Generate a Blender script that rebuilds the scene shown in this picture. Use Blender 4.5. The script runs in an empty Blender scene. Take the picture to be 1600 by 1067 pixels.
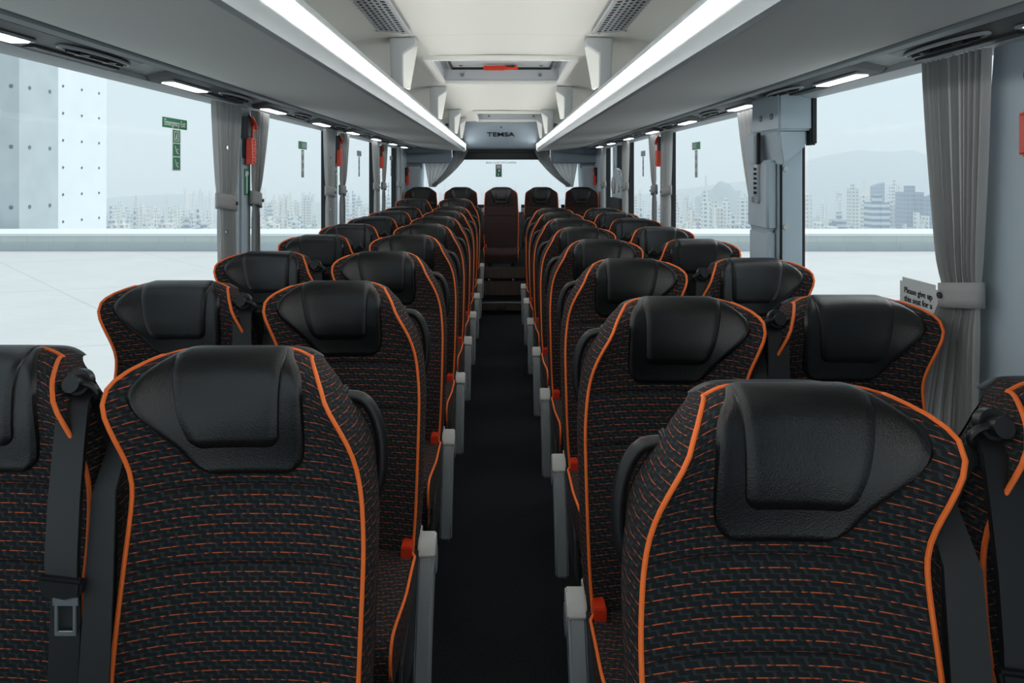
import bpy, bmesh, math, random
from mathutils import Vector, Matrix
random.seed(11)
PI = math.pi
SC = bpy.context.scene
COL = SC.collection
CAMZ = 1.49
F = 1068.0          # focal length in pixels of a 1600 wide frame

# ------------------------------------------------------------------ camera
cd = bpy.data.cameras.new('camera'); cam = bpy.data.objects.new('camera', cd); COL.objects.link(cam)
cam.location = (0, 0, CAMZ); cam.rotation_euler = (PI/2, 0, 0)
cd.sensor_width = 36; cd.lens = 36*F/1600; cd.shift_x = 17/1600; cd.shift_y = -261.5/1600
cd.clip_start = .02; cd.clip_end = 8000
SC.camera = cam
SC.view_settings.view_transform = 'Standard'; SC.view_settings.look = 'None'
SC.view_settings.exposure = 0; SC.view_settings.gamma = 1; SC.view_settings.use_curve_mapping = False
SC.cycles.volume_bounces = 3
SC.cycles.max_bounces = 10
SC.cycles.transparent_max_bounces = 24
SC.cycles.caustics_reflective = False
SC.cycles.sample_clamp_indirect = 6

# ------------------------------------------------------------------ materials
def srgb(r, g, b):
    f = lambda c: (c/255/12.92) if c <= 10 else ((c/255+.055)/1.055)**2.4
    return (f(r), f(g), f(b), 1)

class NT:
    def __init__(s, name):
        s.m = bpy.data.materials.new(name); s.m.use_nodes = True
        s.t = s.m.node_tree; s.n = s.t.nodes; s.l = s.t.links
        s.b = s.n['Principled BSDF']; s.out = s.n['Material Output']
    def node(s, typ, **kw):
        n = s.n.new(typ)
        for k, v in kw.items(): setattr(n, k, v)
        return n
    def put(s, sock, v):
        if hasattr(v, 'links') and hasattr(v, 'is_output'): s.l.new(v, sock)
        else: sock.default_value = v
    def math(s, op, a, b=0.0, c=None):
        n = s.node('ShaderNodeMath', operation=op)
        s.put(n.inputs[0], a); s.put(n.inputs[1], b)
        if c is not None: s.put(n.inputs[2], c)
        return n.outputs[0]
    def mix(s, f, a, b):
        n = s.node('ShaderNodeMix', data_type='RGBA')
        s.put(n.inputs[0], f); s.put(n.inputs[6], a); s.put(n.inputs[7], b)
        return n.outputs[2]
    def noise(s, scale, detail=3, vec=None, rough=.5):
        n = s.node('ShaderNodeTexNoise'); n.inputs['Scale'].default_value = scale
        n.inputs['Detail'].default_value = detail; n.inputs['Roughness'].default_value = rough
        if vec is None: vec = s.obj()
        s.l.new(vec, n.inputs['Vector']); return n.outputs[0]
    def obj(s):
        return s.node('ShaderNodeTexCoord').outputs['Object']
    def uv(s):
        n = s.node('ShaderNodeTexCoord'); sp = s.node('ShaderNodeSeparateXYZ'); s.l.new(n.outputs['UV'], sp.inputs[0])
        return sp.outputs[0], sp.outputs[1]
    def sep(s, v):
        sp = s.node('ShaderNodeSeparateXYZ'); s.l.new(v, sp.inputs[0]); return sp.outputs
    def comb(s, x, y, z=0.0):
        n = s.node('ShaderNodeCombineXYZ'); s.put(n.inputs[0], x); s.put(n.inputs[1], y); s.put(n.inputs[2], z); return n.outputs[0]
    def white(s, vec):
        n = s.node('ShaderNodeTexWhiteNoise', noise_dimensions='2D'); s.l.new(vec, n.inputs['Vector']); return n.outputs[0]
    def bump(s, h, strength=.3, dist=.001):
        n = s.node('ShaderNodeBump'); n.inputs['Strength'].default_value = strength; n.inputs['Distance'].default_value = dist
        s.l.new(h, n.inputs['Height']); s.l.new(n.outputs[0], s.b.inputs['Normal'])
    def set(s, **kw):
        names = dict(col='Base Color', rough='Roughness', metal='Metallic', spec='Specular IOR Level', sheen='Sheen Weight', coat='Coat Weight')
        for k, v in kw.items(): s.put(s.b.inputs[names[k]], v)
        return s

def plain(name, rgb, rough=.5, metal=0, spec=.5, grain=0, gs=900, var=0.0, coat=0):
    t = NT(name); c = srgb(*rgb)
    t.set(rough=rough, metal=metal, spec=spec, coat=coat)
    if var:
        nz = t.noise(6, 3); t.put(t.b.inputs['Base Color'], t.mix(nz, tuple(x*(1-var) for x in c[:3])+(1,), tuple(min(1, x*(1+var)) for x in c[:3])+(1,)))
    else: t.set(col=c)
    if grain: t.bump(t.noise(gs, 2), grain, .0006)
    return t.m

def mat_fabric():
    t = NT('seat_fabric'); u, v = t.uv()
    # stair-step charcoal weave: short uprights joined by treads, each flight stepping down to one side
    sv = t.math('DIVIDE', v, .0069); g = t.math('FLOOR', sv); fr = t.math('FRACT', sv)
    ph = t.math('FRACT', t.math('DIVIDE', t.math('ADD', t.math('ADD', u, t.math('MULTIPLY', g, .0136)), t.math('MULTIPLY', fr, .003)), .0238))
    upright = t.math('LESS_THAN', ph, .20)
    tread = t.math('MULTIPLY', t.math('LESS_THAN', fr, .22), t.math('LESS_THAN', ph, .76))
    band2 = t.math('MAXIMUM', upright, tread)
    base = t.mix(band2, srgb(27, 30, 32), srgb(44, 49, 52))
    # broken orange pick lines, every other row shifted by half a repeat
    rr = t.math('DIVIDE', v, .0138)
    row = t.math('FLOOR', rr); lf = t.math('FRACT', rr)
    line = t.math('LESS_THAN', lf, .088)
    pu = t.math('FRACT', t.math('ADD', t.math('DIVIDE', u, .056), t.math('MULTIPLY', row, .5)))
    def span(a, b): return t.math('MULTIPLY', t.math('GREATER_THAN', pu, a), t.math('LESS_THAN', pu, b))
    dash = t.math('MAXIMUM', t.math('MAXIMUM', span(.0, .085), span(.22, .50)), span(.61, .69))
    faint = t.math('MULTIPLY', t.math('MAXIMUM', span(.085, .14), t.math('MAXIMUM', span(.50, .61), span(.69, .78))), .35)
    m = t.math('MULTIPLY', line, t.math('MAXIMUM', dash, faint))
    col = t.mix(m, base, srgb(198, 92, 48))
    t.set(col=col, rough=.9, spec=.25)
    h = t.math('ADD', t.math('MULTIPLY', band2, .7), t.math('MULTIPLY', t.noise(1500, 2), .5))
    t.bump(h, .5, .0012)
    return t.m

def mat_leather():
    t = NT('black_leather')
    t.set(col=srgb(10, 11, 12), rough=.36, spec=.55)
    vo = t.node('ShaderNodeTexVoronoi'); vo.inputs['Scale'].default_value = 420; t.l.new(t.obj(), vo.inputs['Vector'])
    h = t.math('ADD', vo.outputs[0], t.math('MULTIPLY', t.noise(160, 4), .6))
    t.bump(h, .28, .0012)
    return t.m

def mat_carpet():
    t = NT('aisle_carpet')
    n1 = t.noise(260, 2); n2 = t.noise(3, 2)
    k = t.math('POWER', n1, 3.0)
    c = t.mix(t.math('MULTIPLY', k, 2.2), srgb(14, 15, 17), srgb(62, 66, 70))
    t.set(col=t.mix(t.math('MULTIPLY', n2, .4), c, srgb(8, 9, 10)), rough=1, spec=.1)
    t.bump(n1, .8, .004); return t.m

def mat_curtain(name='grey_curtain_cloth', tl=.42):
    t = NT(name)
    t.set(col=t.mix(t.noise(5, 3), srgb(188, 189, 188), srgb(206, 206, 205)), rough=.85, spec=.2)
    t.bump(t.noise(1200, 2), .25, .0006)
    tr = t.node('ShaderNodeBsdfTranslucent'); tr.inputs[0].default_value = srgb(170, 170, 170)
    mx = t.node('ShaderNodeMixShader'); mx.inputs[0].default_value = tl
    t.l.new(t.b.outputs[0], mx.inputs[1]); t.l.new(tr.outputs[0], mx.inputs[2]); t.l.new(mx.outputs[0], t.out.inputs[0])
    return t.m

def mat_glass(name, tint=(.965, .985, .99, 1)):
    t = NT(name); t.n.remove(t.b)
    tr = t.node('ShaderNodeBsdfTransparent'); tr.inputs[0].default_value = tint
    gl = t.node('ShaderNodeBsdfGlossy'); gl.inputs['Roughness'].default_value = .02
    lw = t.node('ShaderNodeLayerWeight'); lw.inputs[0].default_value = .5
    fz = t.math('ADD', t.math('MULTIPLY', t.math('POWER', lw.outputs['Facing'], 9.0), .05), .001)
    mx = t.node('ShaderNodeMixShader'); t.l.new(fz, mx.inputs[0])
    t.l.new(tr.outputs[0], mx.inputs[1]); t.l.new(gl.outputs[0], mx.inputs[2]); t.l.new(mx.outputs[0], t.out.inputs[0])
    return t.m

def mat_emit(name, rgb, s):
    t = NT(name); t.set(col=srgb(235, 240, 242), rough=.4)
    t.b.inputs['Emission Color'].default_value = rgb; t.b.inputs['Emission Strength'].default_value = s
    return t.m

def mat_ribbed():
    t = NT('ribbed_channel_plastic'); x, y, z = t.sep(t.obj())
    w = t.math('SINE', t.math('MULTIPLY', x, 900))
    t.set(col=srgb(142, 147, 150), rough=.33, spec=.6); t.bump(w, .35, .002)
    return t.m

def mat_grille():
    t = NT('fine_speaker_grille'); x, y, z = t.sep(t.obj())
    a = t.math('LESS_THAN', t.math('FRACT', t.math('MULTIPLY', y, 130)), .45)
    t.set(col=t.mix(a, srgb(80, 83, 86), srgb(14, 15, 16)), rough=.5); t.bump(a, .4, .002)
    return t.m

def mat_wood():
    t = NT('dark_wood_laminate')
    x, y, z = t.sep(t.obj())
    nz = t.noise(9, 5, t.comb(t.math('MULTIPLY', x, 9), y, t.math('MULTIPLY', z, .6)))
    t.set(col=t.mix(nz, srgb(44, 39, 38), srgb(98, 84, 76)), rough=.45); return t.m

def mat_terrace():
    t = NT('terrace_paving'); x, y, z = t.sep(t.obj())
    n1 = t.noise(.6, 6); n2 = t.noise(9, 4, t.comb(t.math('MULTIPLY', x, .25), y, z))
    k = t.math('ADD', t.math('MULTIPLY', n1, .5), t.math('MULTIPLY', n2, .5))
    c = t.mix(k, srgb(190, 191, 190), srgb(218, 218, 216))
    d1 = t.math('LESS_THAN', t.math('FRACT', t.math('DIVIDE', t.math('ADD', x, y), 6.0)), .004)
    d2 = t.math('LESS_THAN', t.math('FRACT', t.math('DIVIDE', t.math('ADD', t.math('MULTIPLY', y, .96), t.math('MULTIPLY', x, -.28)), 6.5)), .004)
    t.set(col=t.mix(t.math('MULTIPLY', t.math('MAXIMUM', d1, d2), .6), c, srgb(130, 136, 138)), rough=.75, spec=.3)
    t.bump(n2, .3, .01); return t.m

def mat_concrete(name, a, b, panel=0):
    t = NT(name); nz = t.noise(.9, 6); c = t.mix(nz, srgb(*a), srgb(*b))
    if panel:
        x, y, z = t.sep(t.obj())
        j = t.math('LESS_THAN', t.math('FRACT', t.math('DIVIDE', x, panel)), .012)
        c = t.mix(t.math('MULTIPLY', j, .35), c, srgb(120, 128, 132))
    t.set(col=c, rough=.85, spec=.2); return t.m

def mat_building(name, wall, win, nx, nz, fx=.5, fz=.5):
    t = NT(name); x, y, z = t.sep(t.obj())
    a = t.math('LESS_THAN', t.math('FRACT', t.math('DIVIDE', t.math('ADD', x, y), nx)), fx)
    b = t.math('LESS_THAN', t.math('FRACT', t.math('DIVIDE', z, nz)), fz)
    t.set(col=t.mix(t.math('MULTIPLY', a, b), srgb(*wall), srgb(*win)), rough=.7); return t.m

M = {}
M['fabric'] = mat_fabric()
M['leather'] = mat_leather()
M['piping'] = plain('orange_piping', (240, 112, 38), .6, grain=.5, gs=1600)
M['plastic'] = plain('black_plastic', (20, 21, 23), .42, grain=.1)
M['belt'] = plain('black_belt_webbing', (27, 29, 31), .62, grain=.4, gs=1800)
M['chrome'] = plain('chrome', (190, 192, 194), .22, metal=1)
M['red'] = plain('red_buckle_plastic', (205, 54, 26), .4)
M['arm'] = plain('grey_armrest_plastic', (122, 127, 131), .5, grain=.15)
M['armcap'] = plain('light_grey_plastic', (188, 189, 186), .5, grain=.1)
M['steel'] = plain('dark_seat_frame', (38, 40, 42), .45)
M['carpet'] = mat_carpet()
M['wall'] = plain('blue_grey_wall_panel', (172, 186, 195), .6, grain=.25, gs=500, var=.03)
M['walldark'] = plain('slate_grey_header_panel', (134, 147, 157), .6, grain=.2, gs=500)
M['ceil'] = plain('off_white_ceiling', (228, 229, 221), .75, grain=.1, gs=600)
M['rack'] = plain('warm_grey_rack_panel', (208, 208, 204), .72, grain=.35, gs=450)
M['racklip'] = plain('satin_rack_lip', (158, 166, 170), .4)
M['bracket'] = plain('grey_rack_bracket', (192, 197, 201), .5)
M['inlay'] = plain('cream_bracket_inlay', (226, 228, 222), .5)
M['led'] = mat_emit('led_strip_diffuser', (1, .99, .97, 1), 20)
M['readlight'] = mat_emit('reading_light_lens', (1, 1, 1, 1), 4.5)
M['ribbed'] = mat_ribbed()
M['grille'] = mat_grille()
M['unit'] = plain('charcoal_service_housing', (84, 85, 86), .45, grain=.1)
M['hole'] = plain('black_recess', (8, 8, 9), .8)
M['rail'] = plain('grey_header_rail', (180, 186, 189), .45)
M['glass'] = mat_glass('window_glass')
M['gasket'] = plain('black_rubber_gasket', (14, 15, 17), .55)
M['curtain'] = mat_curtain(); M['sheer'] = mat_curtain('thin_curtain_cloth', .75)
M['wood'] = mat_wood()
M['orange'] = plain('orange_hammer_plastic', (226, 66, 30), .42)
M['green'] = plain('green_sign_film', (12, 128, 82), .5)
M['white'] = plain('white_sign_print', (236, 238, 238), .5)
M['grey'] = plain('grey_sticker_back', (146, 156, 160), .6)
M['black'] = plain('black_print', (22, 24, 26), .5)
M['signgrey'] = plain('pale_grey_sign_board', (196, 200, 200), .5)
M['blue'] = plain('blue_sticker_film', (66, 88, 106), .5)
M['redprint'] = plain('red_print', (200, 76, 50), .5)
M['blind'] = plain('dark_roller_blind_cloth', (44, 48, 51), .85)
M['terrace'] = mat_terrace()
M['parapet'] = mat_concrete('parapet_concrete', (200, 207, 203), (214, 219, 215), 1.0)
M['kerb'] = mat_concrete('kerb_concrete', (170, 179, 184), (184, 191, 195), 1.0)
M['cap'] = mat_concrete('parapet_coping', (222, 228, 230), (236, 240, 241))
M['conc'] = mat_concrete('fair_faced_concrete', (182, 190, 193), (208, 215, 218))
M['concwhite'] = mat_concrete('white_fair_faced_concrete', (232, 236, 238), (246, 248, 249))
M['tiehole'] = plain('tie_hole_plug', (120, 132, 142), .8)
M['cityground'] = plain('city_ground', (150, 165, 172), .9, var=.2)
M['hill'] = plain('wooded_hill', (96, 118, 124), .95, var=.2)
BM = [mat_building('white_flats_facade', (236, 236, 232), (120, 142, 160), 4.2, 3.2),
      mat_building('pale_stone_facade', (222, 222, 214), (104, 128, 150), 3.0, 3.2, .55, .5),
      mat_building('blue_glass_facade', (120, 148, 172), (78, 110, 142), 3.5, 3.4, .8, .6),
      mat_building('banded_office_facade', (206, 216, 222), (96, 124, 148), 400, 4.0, 1.1, .5),
      mat_building('cream_flats_facade', (240, 236, 226), (140, 156, 168), 5.0, 3.0, .45, .55)]

# ------------------------------------------------------------------ mesh helpers
def link(name, me, mat, parent=None, smooth=True):
    o = bpy.data.objects.new(name, me); COL.objects.link(o)
    if mat is not None:
        for m_ in (mat if isinstance(mat, (list, tuple)) else [mat]): me.materials.append(m_)
    if smooth:
        me.polygons.foreach_set('use_smooth', [True]*len(me.polygons))
    if parent is not None: o.parent = parent
    return o

def tag(o, label=None, cat=None, group=None, kind=None):
    if label: o['label'] = label
    if cat: o['category'] = cat
    if group: o['group'] = group
    if kind: o['kind'] = kind
    return o

def empty(name, loc=(0, 0, 0), rz=0):
    o = bpy.data.objects.new(name, None); COL.objects.link(o); o.location = loc; o.rotation_euler = (0, 0, rz)
    o.empty_display_size = .1
    return o

class MB:
    """collects verts, faces and uvs"""
    def __init__(s): s.v = []; s.f = []; s.uv = {}; s.mi = []
    def grid(s, rows, closed=False, uvf=None, mi=0):
        """rows: list of lists of points, same length"""
        b = len(s.v); n = len(rows[0])
        for r in rows: s.v += [tuple(p) for p in r]
        for i in range(len(rows)-1):
            for j in range(n if closed else n-1):
                k = (j+1) % n
                a, c, d, e = b+i*n+j, b+i*n+k, b+(i+1)*n+k, b+(i+1)*n+j
                s.f.append((a, c, d, e)); s.mi.append(mi)
                if uvf:
                    s.uv[len(s.f)-1] = (uvf(i, j), uvf(i, j+1), uvf(i+1, j+1), uvf(i+1, j))
        return b
    def cap(s, b, n, flip=False):
        s.f.append(tuple(range(b, b+n)) if not flip else tuple(range(b+n-1, b-1, -1))); s.mi.append(0)
    def box(s, x0, x1, y0, y1, z0, z1, mi=0):
        x0, x1 = min(x0, x1), max(x0, x1); y0, y1 = min(y0, y1), max(y0, y1); z0, z1 = min(z0, z1), max(z0, z1)
        b = len(s.v)
        s.v += [(x0,y0,z0),(x1,y0,z0),(x1,y1,z0),(x0,y1,z0),(x0,y0,z1),(x1,y0,z1),(x1,y1,z1),(x0,y1,z1)]
        for q in ((0,3,2,1),(4,5,6,7),(0,1,5,4),(1,2,6,5),(2,3,7,6),(3,0,4,7)):
            s.f.append(tuple(b+i for i in q)); s.mi.append(mi)
    def tube(s, pts, r, n=8, closed=False, flat=1.0):
        pts = [Vector(p) for p in pts]; rows = []; N = len(pts)
        up = None
        for i, p in enumerate(pts):
            a = pts[(i-1) % N] if (closed or i > 0) else p; c = pts[(i+1) % N] if (closed or i < N-1) else p
            t = (c-a).normalized()
            if up is None: up = Vector((0, 0, 1)) if abs(t.z) < .9 else Vector((1, 0, 0))
            up = (up - t*up.dot(t)).normalized(); sd = t.cross(up)
            rr = r[i] if isinstance(r, (list, tuple)) else r
            rows.append([p + up*rr*math.cos(2*PI*k/n) + sd*rr*flat*math.sin(2*PI*k/n) for k in range(n)])
        if closed: rows.append(rows[0])
        b = s.grid(rows, closed=True)
        if not closed:
            s.cap(b, n, True); s.cap(b+(N-1)*n, n)
    def cyl(s, c, axis, r, h, n=20, r2=None):
        c = Vector(c); a = Vector(axis).normalized()
        s.tube([c, c+a*h], [r, r if r2 is None else r2], n)
    def prism(s, poly, axis, a0, a1):
        """poly: 2D points in the plane across axis ('x': y,z  'y': x,z  'z': x,y)"""
        mk = {'x': lambda p, a: (a, p[0], p[1]), 'y': lambda p, a: (p[0], a, p[1]), 'z': lambda p, a: (p[0], p[1], a)}[axis]
        n = len(poly); b = len(s.v)
        s.v += [mk(p, a0) for p in poly] + [mk(p, a1) for p in poly]
        s.f.append(tuple(b+i for i in range(n))); s.mi.append(0)
        s.f.append(tuple(b+n+i for i in range(n-1, -1, -1))); s.mi.append(0)
        for i in range(n):
            j = (i+1) % n; s.f.append((b+i, b+n+i, b+n+j, b+j)); s.mi.append(0)
    def ribbon(s, pts, wdir, w, th):
        """flat band through pts; wdir may be one vector or one per point"""
        rows = []; P = [Vector(p) for p in pts]
        for i, p in enumerate(P):
            t = (P[min(i+1, len(P)-1)]-P[max(i-1, 0)]).normalized()
            wd = Vector(wdir[i] if isinstance(wdir, list) else wdir); wd = (wd - t*wd.dot(t)).normalized()
            nn = t.cross(wd); ww = w[i] if isinstance(w, (list, tuple)) else w
            rows.append([p+wd*ww/2+nn*th/2, p+wd*ww/2-nn*th/2, p-wd*ww/2-nn*th/2, p-wd*ww/2+nn*th/2])
        b = s.grid(rows, closed=True); s.cap(b, 4, True); s.cap(b+(len(P)-1)*4, 4)
    def mesh(s, name, bevel=0, seg=2):
        me = bpy.data.meshes.new(name); me.from_pydata(s.v, [], s.f); me.validate(clean_customdata=False)
        if s.uv:
            ul = me.uv_layers.new(name='UVMap')
            for fi, uvs in s.uv.items():
                if fi < len(me.polygons):
                    for li, q in zip(me.polygons[fi].loop_indices, uvs): ul.data[li].uv = q
        if any(s.mi): me.polygons.foreach_set('material_index', s.mi)
        bm = bmesh.new(); bm.from_mesh(me)
        if not s.uv: bmesh.ops.recalc_face_normals(bm, faces=bm.faces)
        if bevel:
            ed = [e for e in bm.edges if len(e.link_faces) == 2 and e.calc_face_angle(0) > .5]
            bmesh.ops.bevel(bm, geom=ed, offset=bevel, segments=seg, affect='EDGES', clamp_overlap=True)
        bm.to_mesh(me); bm.free()
        return me
    def build(s, name, mat, parent=None, bevel=0, smooth=None, seg=2):
        me = s.mesh(name, bevel, seg)
        o = link(name, me, mat, parent, smooth=True if smooth is None else smooth)
        if smooth is None or smooth:
            me.set_sharp_from_angle(angle=.7 if not bevel else 1.0)
        return o

def boxobj(name, b, mat, parent=None, bevel=.004, **kw):
    m = MB(); m.box(*b); o = m.build(name, mat, parent, bevel=bevel)
    if kw: tag(o, **kw)
    return o

def text_obj(name, body, size, mat, M4, parent=None, sx=1.0, ext=.0006, align='CENTER', bold=0.0):
    cu = bpy.data.curves.new(name, 'FONT'); cu.body = body; cu.size = size; cu.align_x = align; cu.align_y = 'CENTER'
    cu.extrude = ext; cu.offset = bold; cu.resolution_u = 3
    to = bpy.data.objects.new(name+'_tmp', cu); COL.objects.link(to)
    dg = bpy.context.evaluated_depsgraph_get(); dg.update()
    me = bpy.data.meshes.new_from_object(to.evaluated_get(dg)); me.name = name
    bpy.data.objects.remove(to); bpy.data.curves.remove(cu)
    me.materials.clear()
    me.transform(Matrix.Diagonal((sx, 1, 1, 1))); me.transform(M4)
    o = bpy.data.objects.new(name, me); COL.objects.link(o); me.materials.append(mat)
    if parent is not None: o.parent = parent
    return o

def frame4(side, x, y, z):
    """text/sticker frame: side 'L' glass, 'R' glass, 'B' rear"""
    if side == 'L': X, Y, Z = (0,1,0), (0,0,1), (1,0,0)
    elif side == 'R': X, Y, Z = (0,-1,0), (0,0,1), (-1,0,0)
    else: X, Y, Z = (1,0,0), (0,0,1), (0,-1,0)
    m = Matrix.Identity(4)
    for r in range(3): m[r][0], m[r][1], m[r][2] = X[r], Y[r], Z[r]
    m[0][3], m[1][3], m[2][3] = x, y, z
    return m

def dup(root, loc, rot=(0, 0, 0)):
    r = root.copy(); COL.objects.link(r); r.location = loc; r.rotation_euler = rot
    for ch in KIDS[root.name]:
        c = ch.copy(); COL.objects.link(c); c.parent = r
        for g in KIDS.get(ch.name, ()):
            d = g.copy(); COL.objects.link(d); d.parent = c
    return r
KIDS = {}
def register(root):
    KIDS[root.name] = [o for o in bpy.data.objects if o.parent == root]
    for c in KIDS[root.name]: KIDS[c.name] = [o for o in bpy.data.objects if o.parent == c]

def interp(tab, x):
    if x <= tab[0][0]: return tab[0][1]
    for (a, p), (b, q) in zip(tab, tab[1:]):
        if x <= b:
            t = (x-a)/(b-a); t = t*t*(3-2*t); return p+(q-p)*t
    return tab[-1][1]
def spline(tab, x):
    n = len(tab)
    if x <= tab[0][0]: return tab[0][1]
    if x >= tab[-1][0]: return tab[-1][1]
    i = max(k for k in range(n-1) if tab[k][0] <= x)
    def sl(k):
        if k <= 0: return (tab[1][1]-tab[0][1])/(tab[1][0]-tab[0][0])
        if k >= n-1: return (tab[-1][1]-tab[-2][1])/(tab[-1][0]-tab[-2][0])
        return (tab[k+1][1]-tab[k-1][1])/(tab[k+1][0]-tab[k-1][0])
    h = tab[i+1][0]-tab[i][0]; t = (x-tab[i][0])/h
    return ((1+2*t)*(1-t)**2*tab[i][1] + t*(1-t)**2*h*sl(i) + t*t*(3-2*t)*tab[i+1][1] + t*t*(t-1)*h*sl(i+1))
def sstep(a, b, x):
    t = max(0, min(1, (x-a)/(b-a))); return t*t*(3-2*t)

# ------------------------------------------------------------------ coach seat
ZT = 1.180
IN = [(.44, .183), (.62, .194), (.86, .197), (.94, .192), (1.0, .182), (1.05, .167), (1.09, .149), (1.12, .133), (1.15, .119), (1.18, .098)]
OUT = [(.44, .180), (.86, .178), (.98, .177), (1.03, .187), (1.08, .203), (1.12, .217), (1.15, .222), (1.168, .214), (1.18, .196)]
SYM = [(.44, .183), (.62, .194), (.86, .196), (1.0, .190), (1.12, .184), (1.15, .180), (1.18, .158)]
CONC = [(.44, .03), (.7, .04), (.93, .036), (1.0, .04), (1.12, .066), (1.155, .05), (1.18, .028)]
LUM = [(.44, 0), (.58, -.012), (.74, -.022), (.90, -.006), (.99, .004), (1.08, -.010), (1.16, -.006), (1.195, 0)]
R_TOP = .030
def seat_front(sg, sym=False):
    """returns F(u, s): s in metres up the front then over the top; sg=+1 outer side is +x"""
    zf = ZT-R_TOP; z0 = .455; L1 = zf-z0
    def Fp(u, s, off=0.0):
        if s <= L1: z = z0+s; y = 0; ny, nz = -1, 0; phi = 0
        else:
            phi = (s-L1)/R_TOP; phi = min(phi, 2.2)
            z = zf+R_TOP*math.sin(phi); y = R_TOP*(1-math.cos(phi)); ny, nz = -math.cos(phi), math.sin(phi)
        zz = min(z, ZT) if phi < PI/2 else ZT
        a_, b_ = (spline(SYM, zz),)*2 if sym else (spline(IN, zz), spline(OUT, zz))
        q_ = sstep(0, 1.9, phi); a_ *= 1-.17*q_; b_ *= 1-.10*q_
        hw = (a_+b_)/2; cx = (b_-a_)/2
        outer = u > 0
        au = abs(u)
        x = cx + u*hw
        k = spline(CONC, zz)*(1-.9*sstep(0, 1.5, phi))*(1 if sym else (1.12 if outer else .75))
        yy = y - (ZT-zz)*.16 + spline(LUM, zz)*(1-au**2*.6) - k*au**2.3 + .012
        if sym: drop = .035*max(0, (au-.45)/.55)**2.5
        else: drop = (.012*max(0, (au-.45)/.55)**2.2) if outer else (.016*max(0, (au-.6)/.4)**2.4)
        z -= drop*sstep(.98, 1.17, zz)
        off *= 1-.62*sstep(.1, 1.3, phi)
        slope = 2.3*k*au**1.3*(1 if u > 0 else -1)/hw
        nrm = Vector((-slope*(-ny), ny, nz)).normalized()
        # normal leans inwards where the wing turns forward
        p = Vector((sg*x, yy, z)); nn = Vector((sg*nrm.x, nrm.y, nrm.z))
        return p + nn*off
    return Fp, L1

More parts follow.
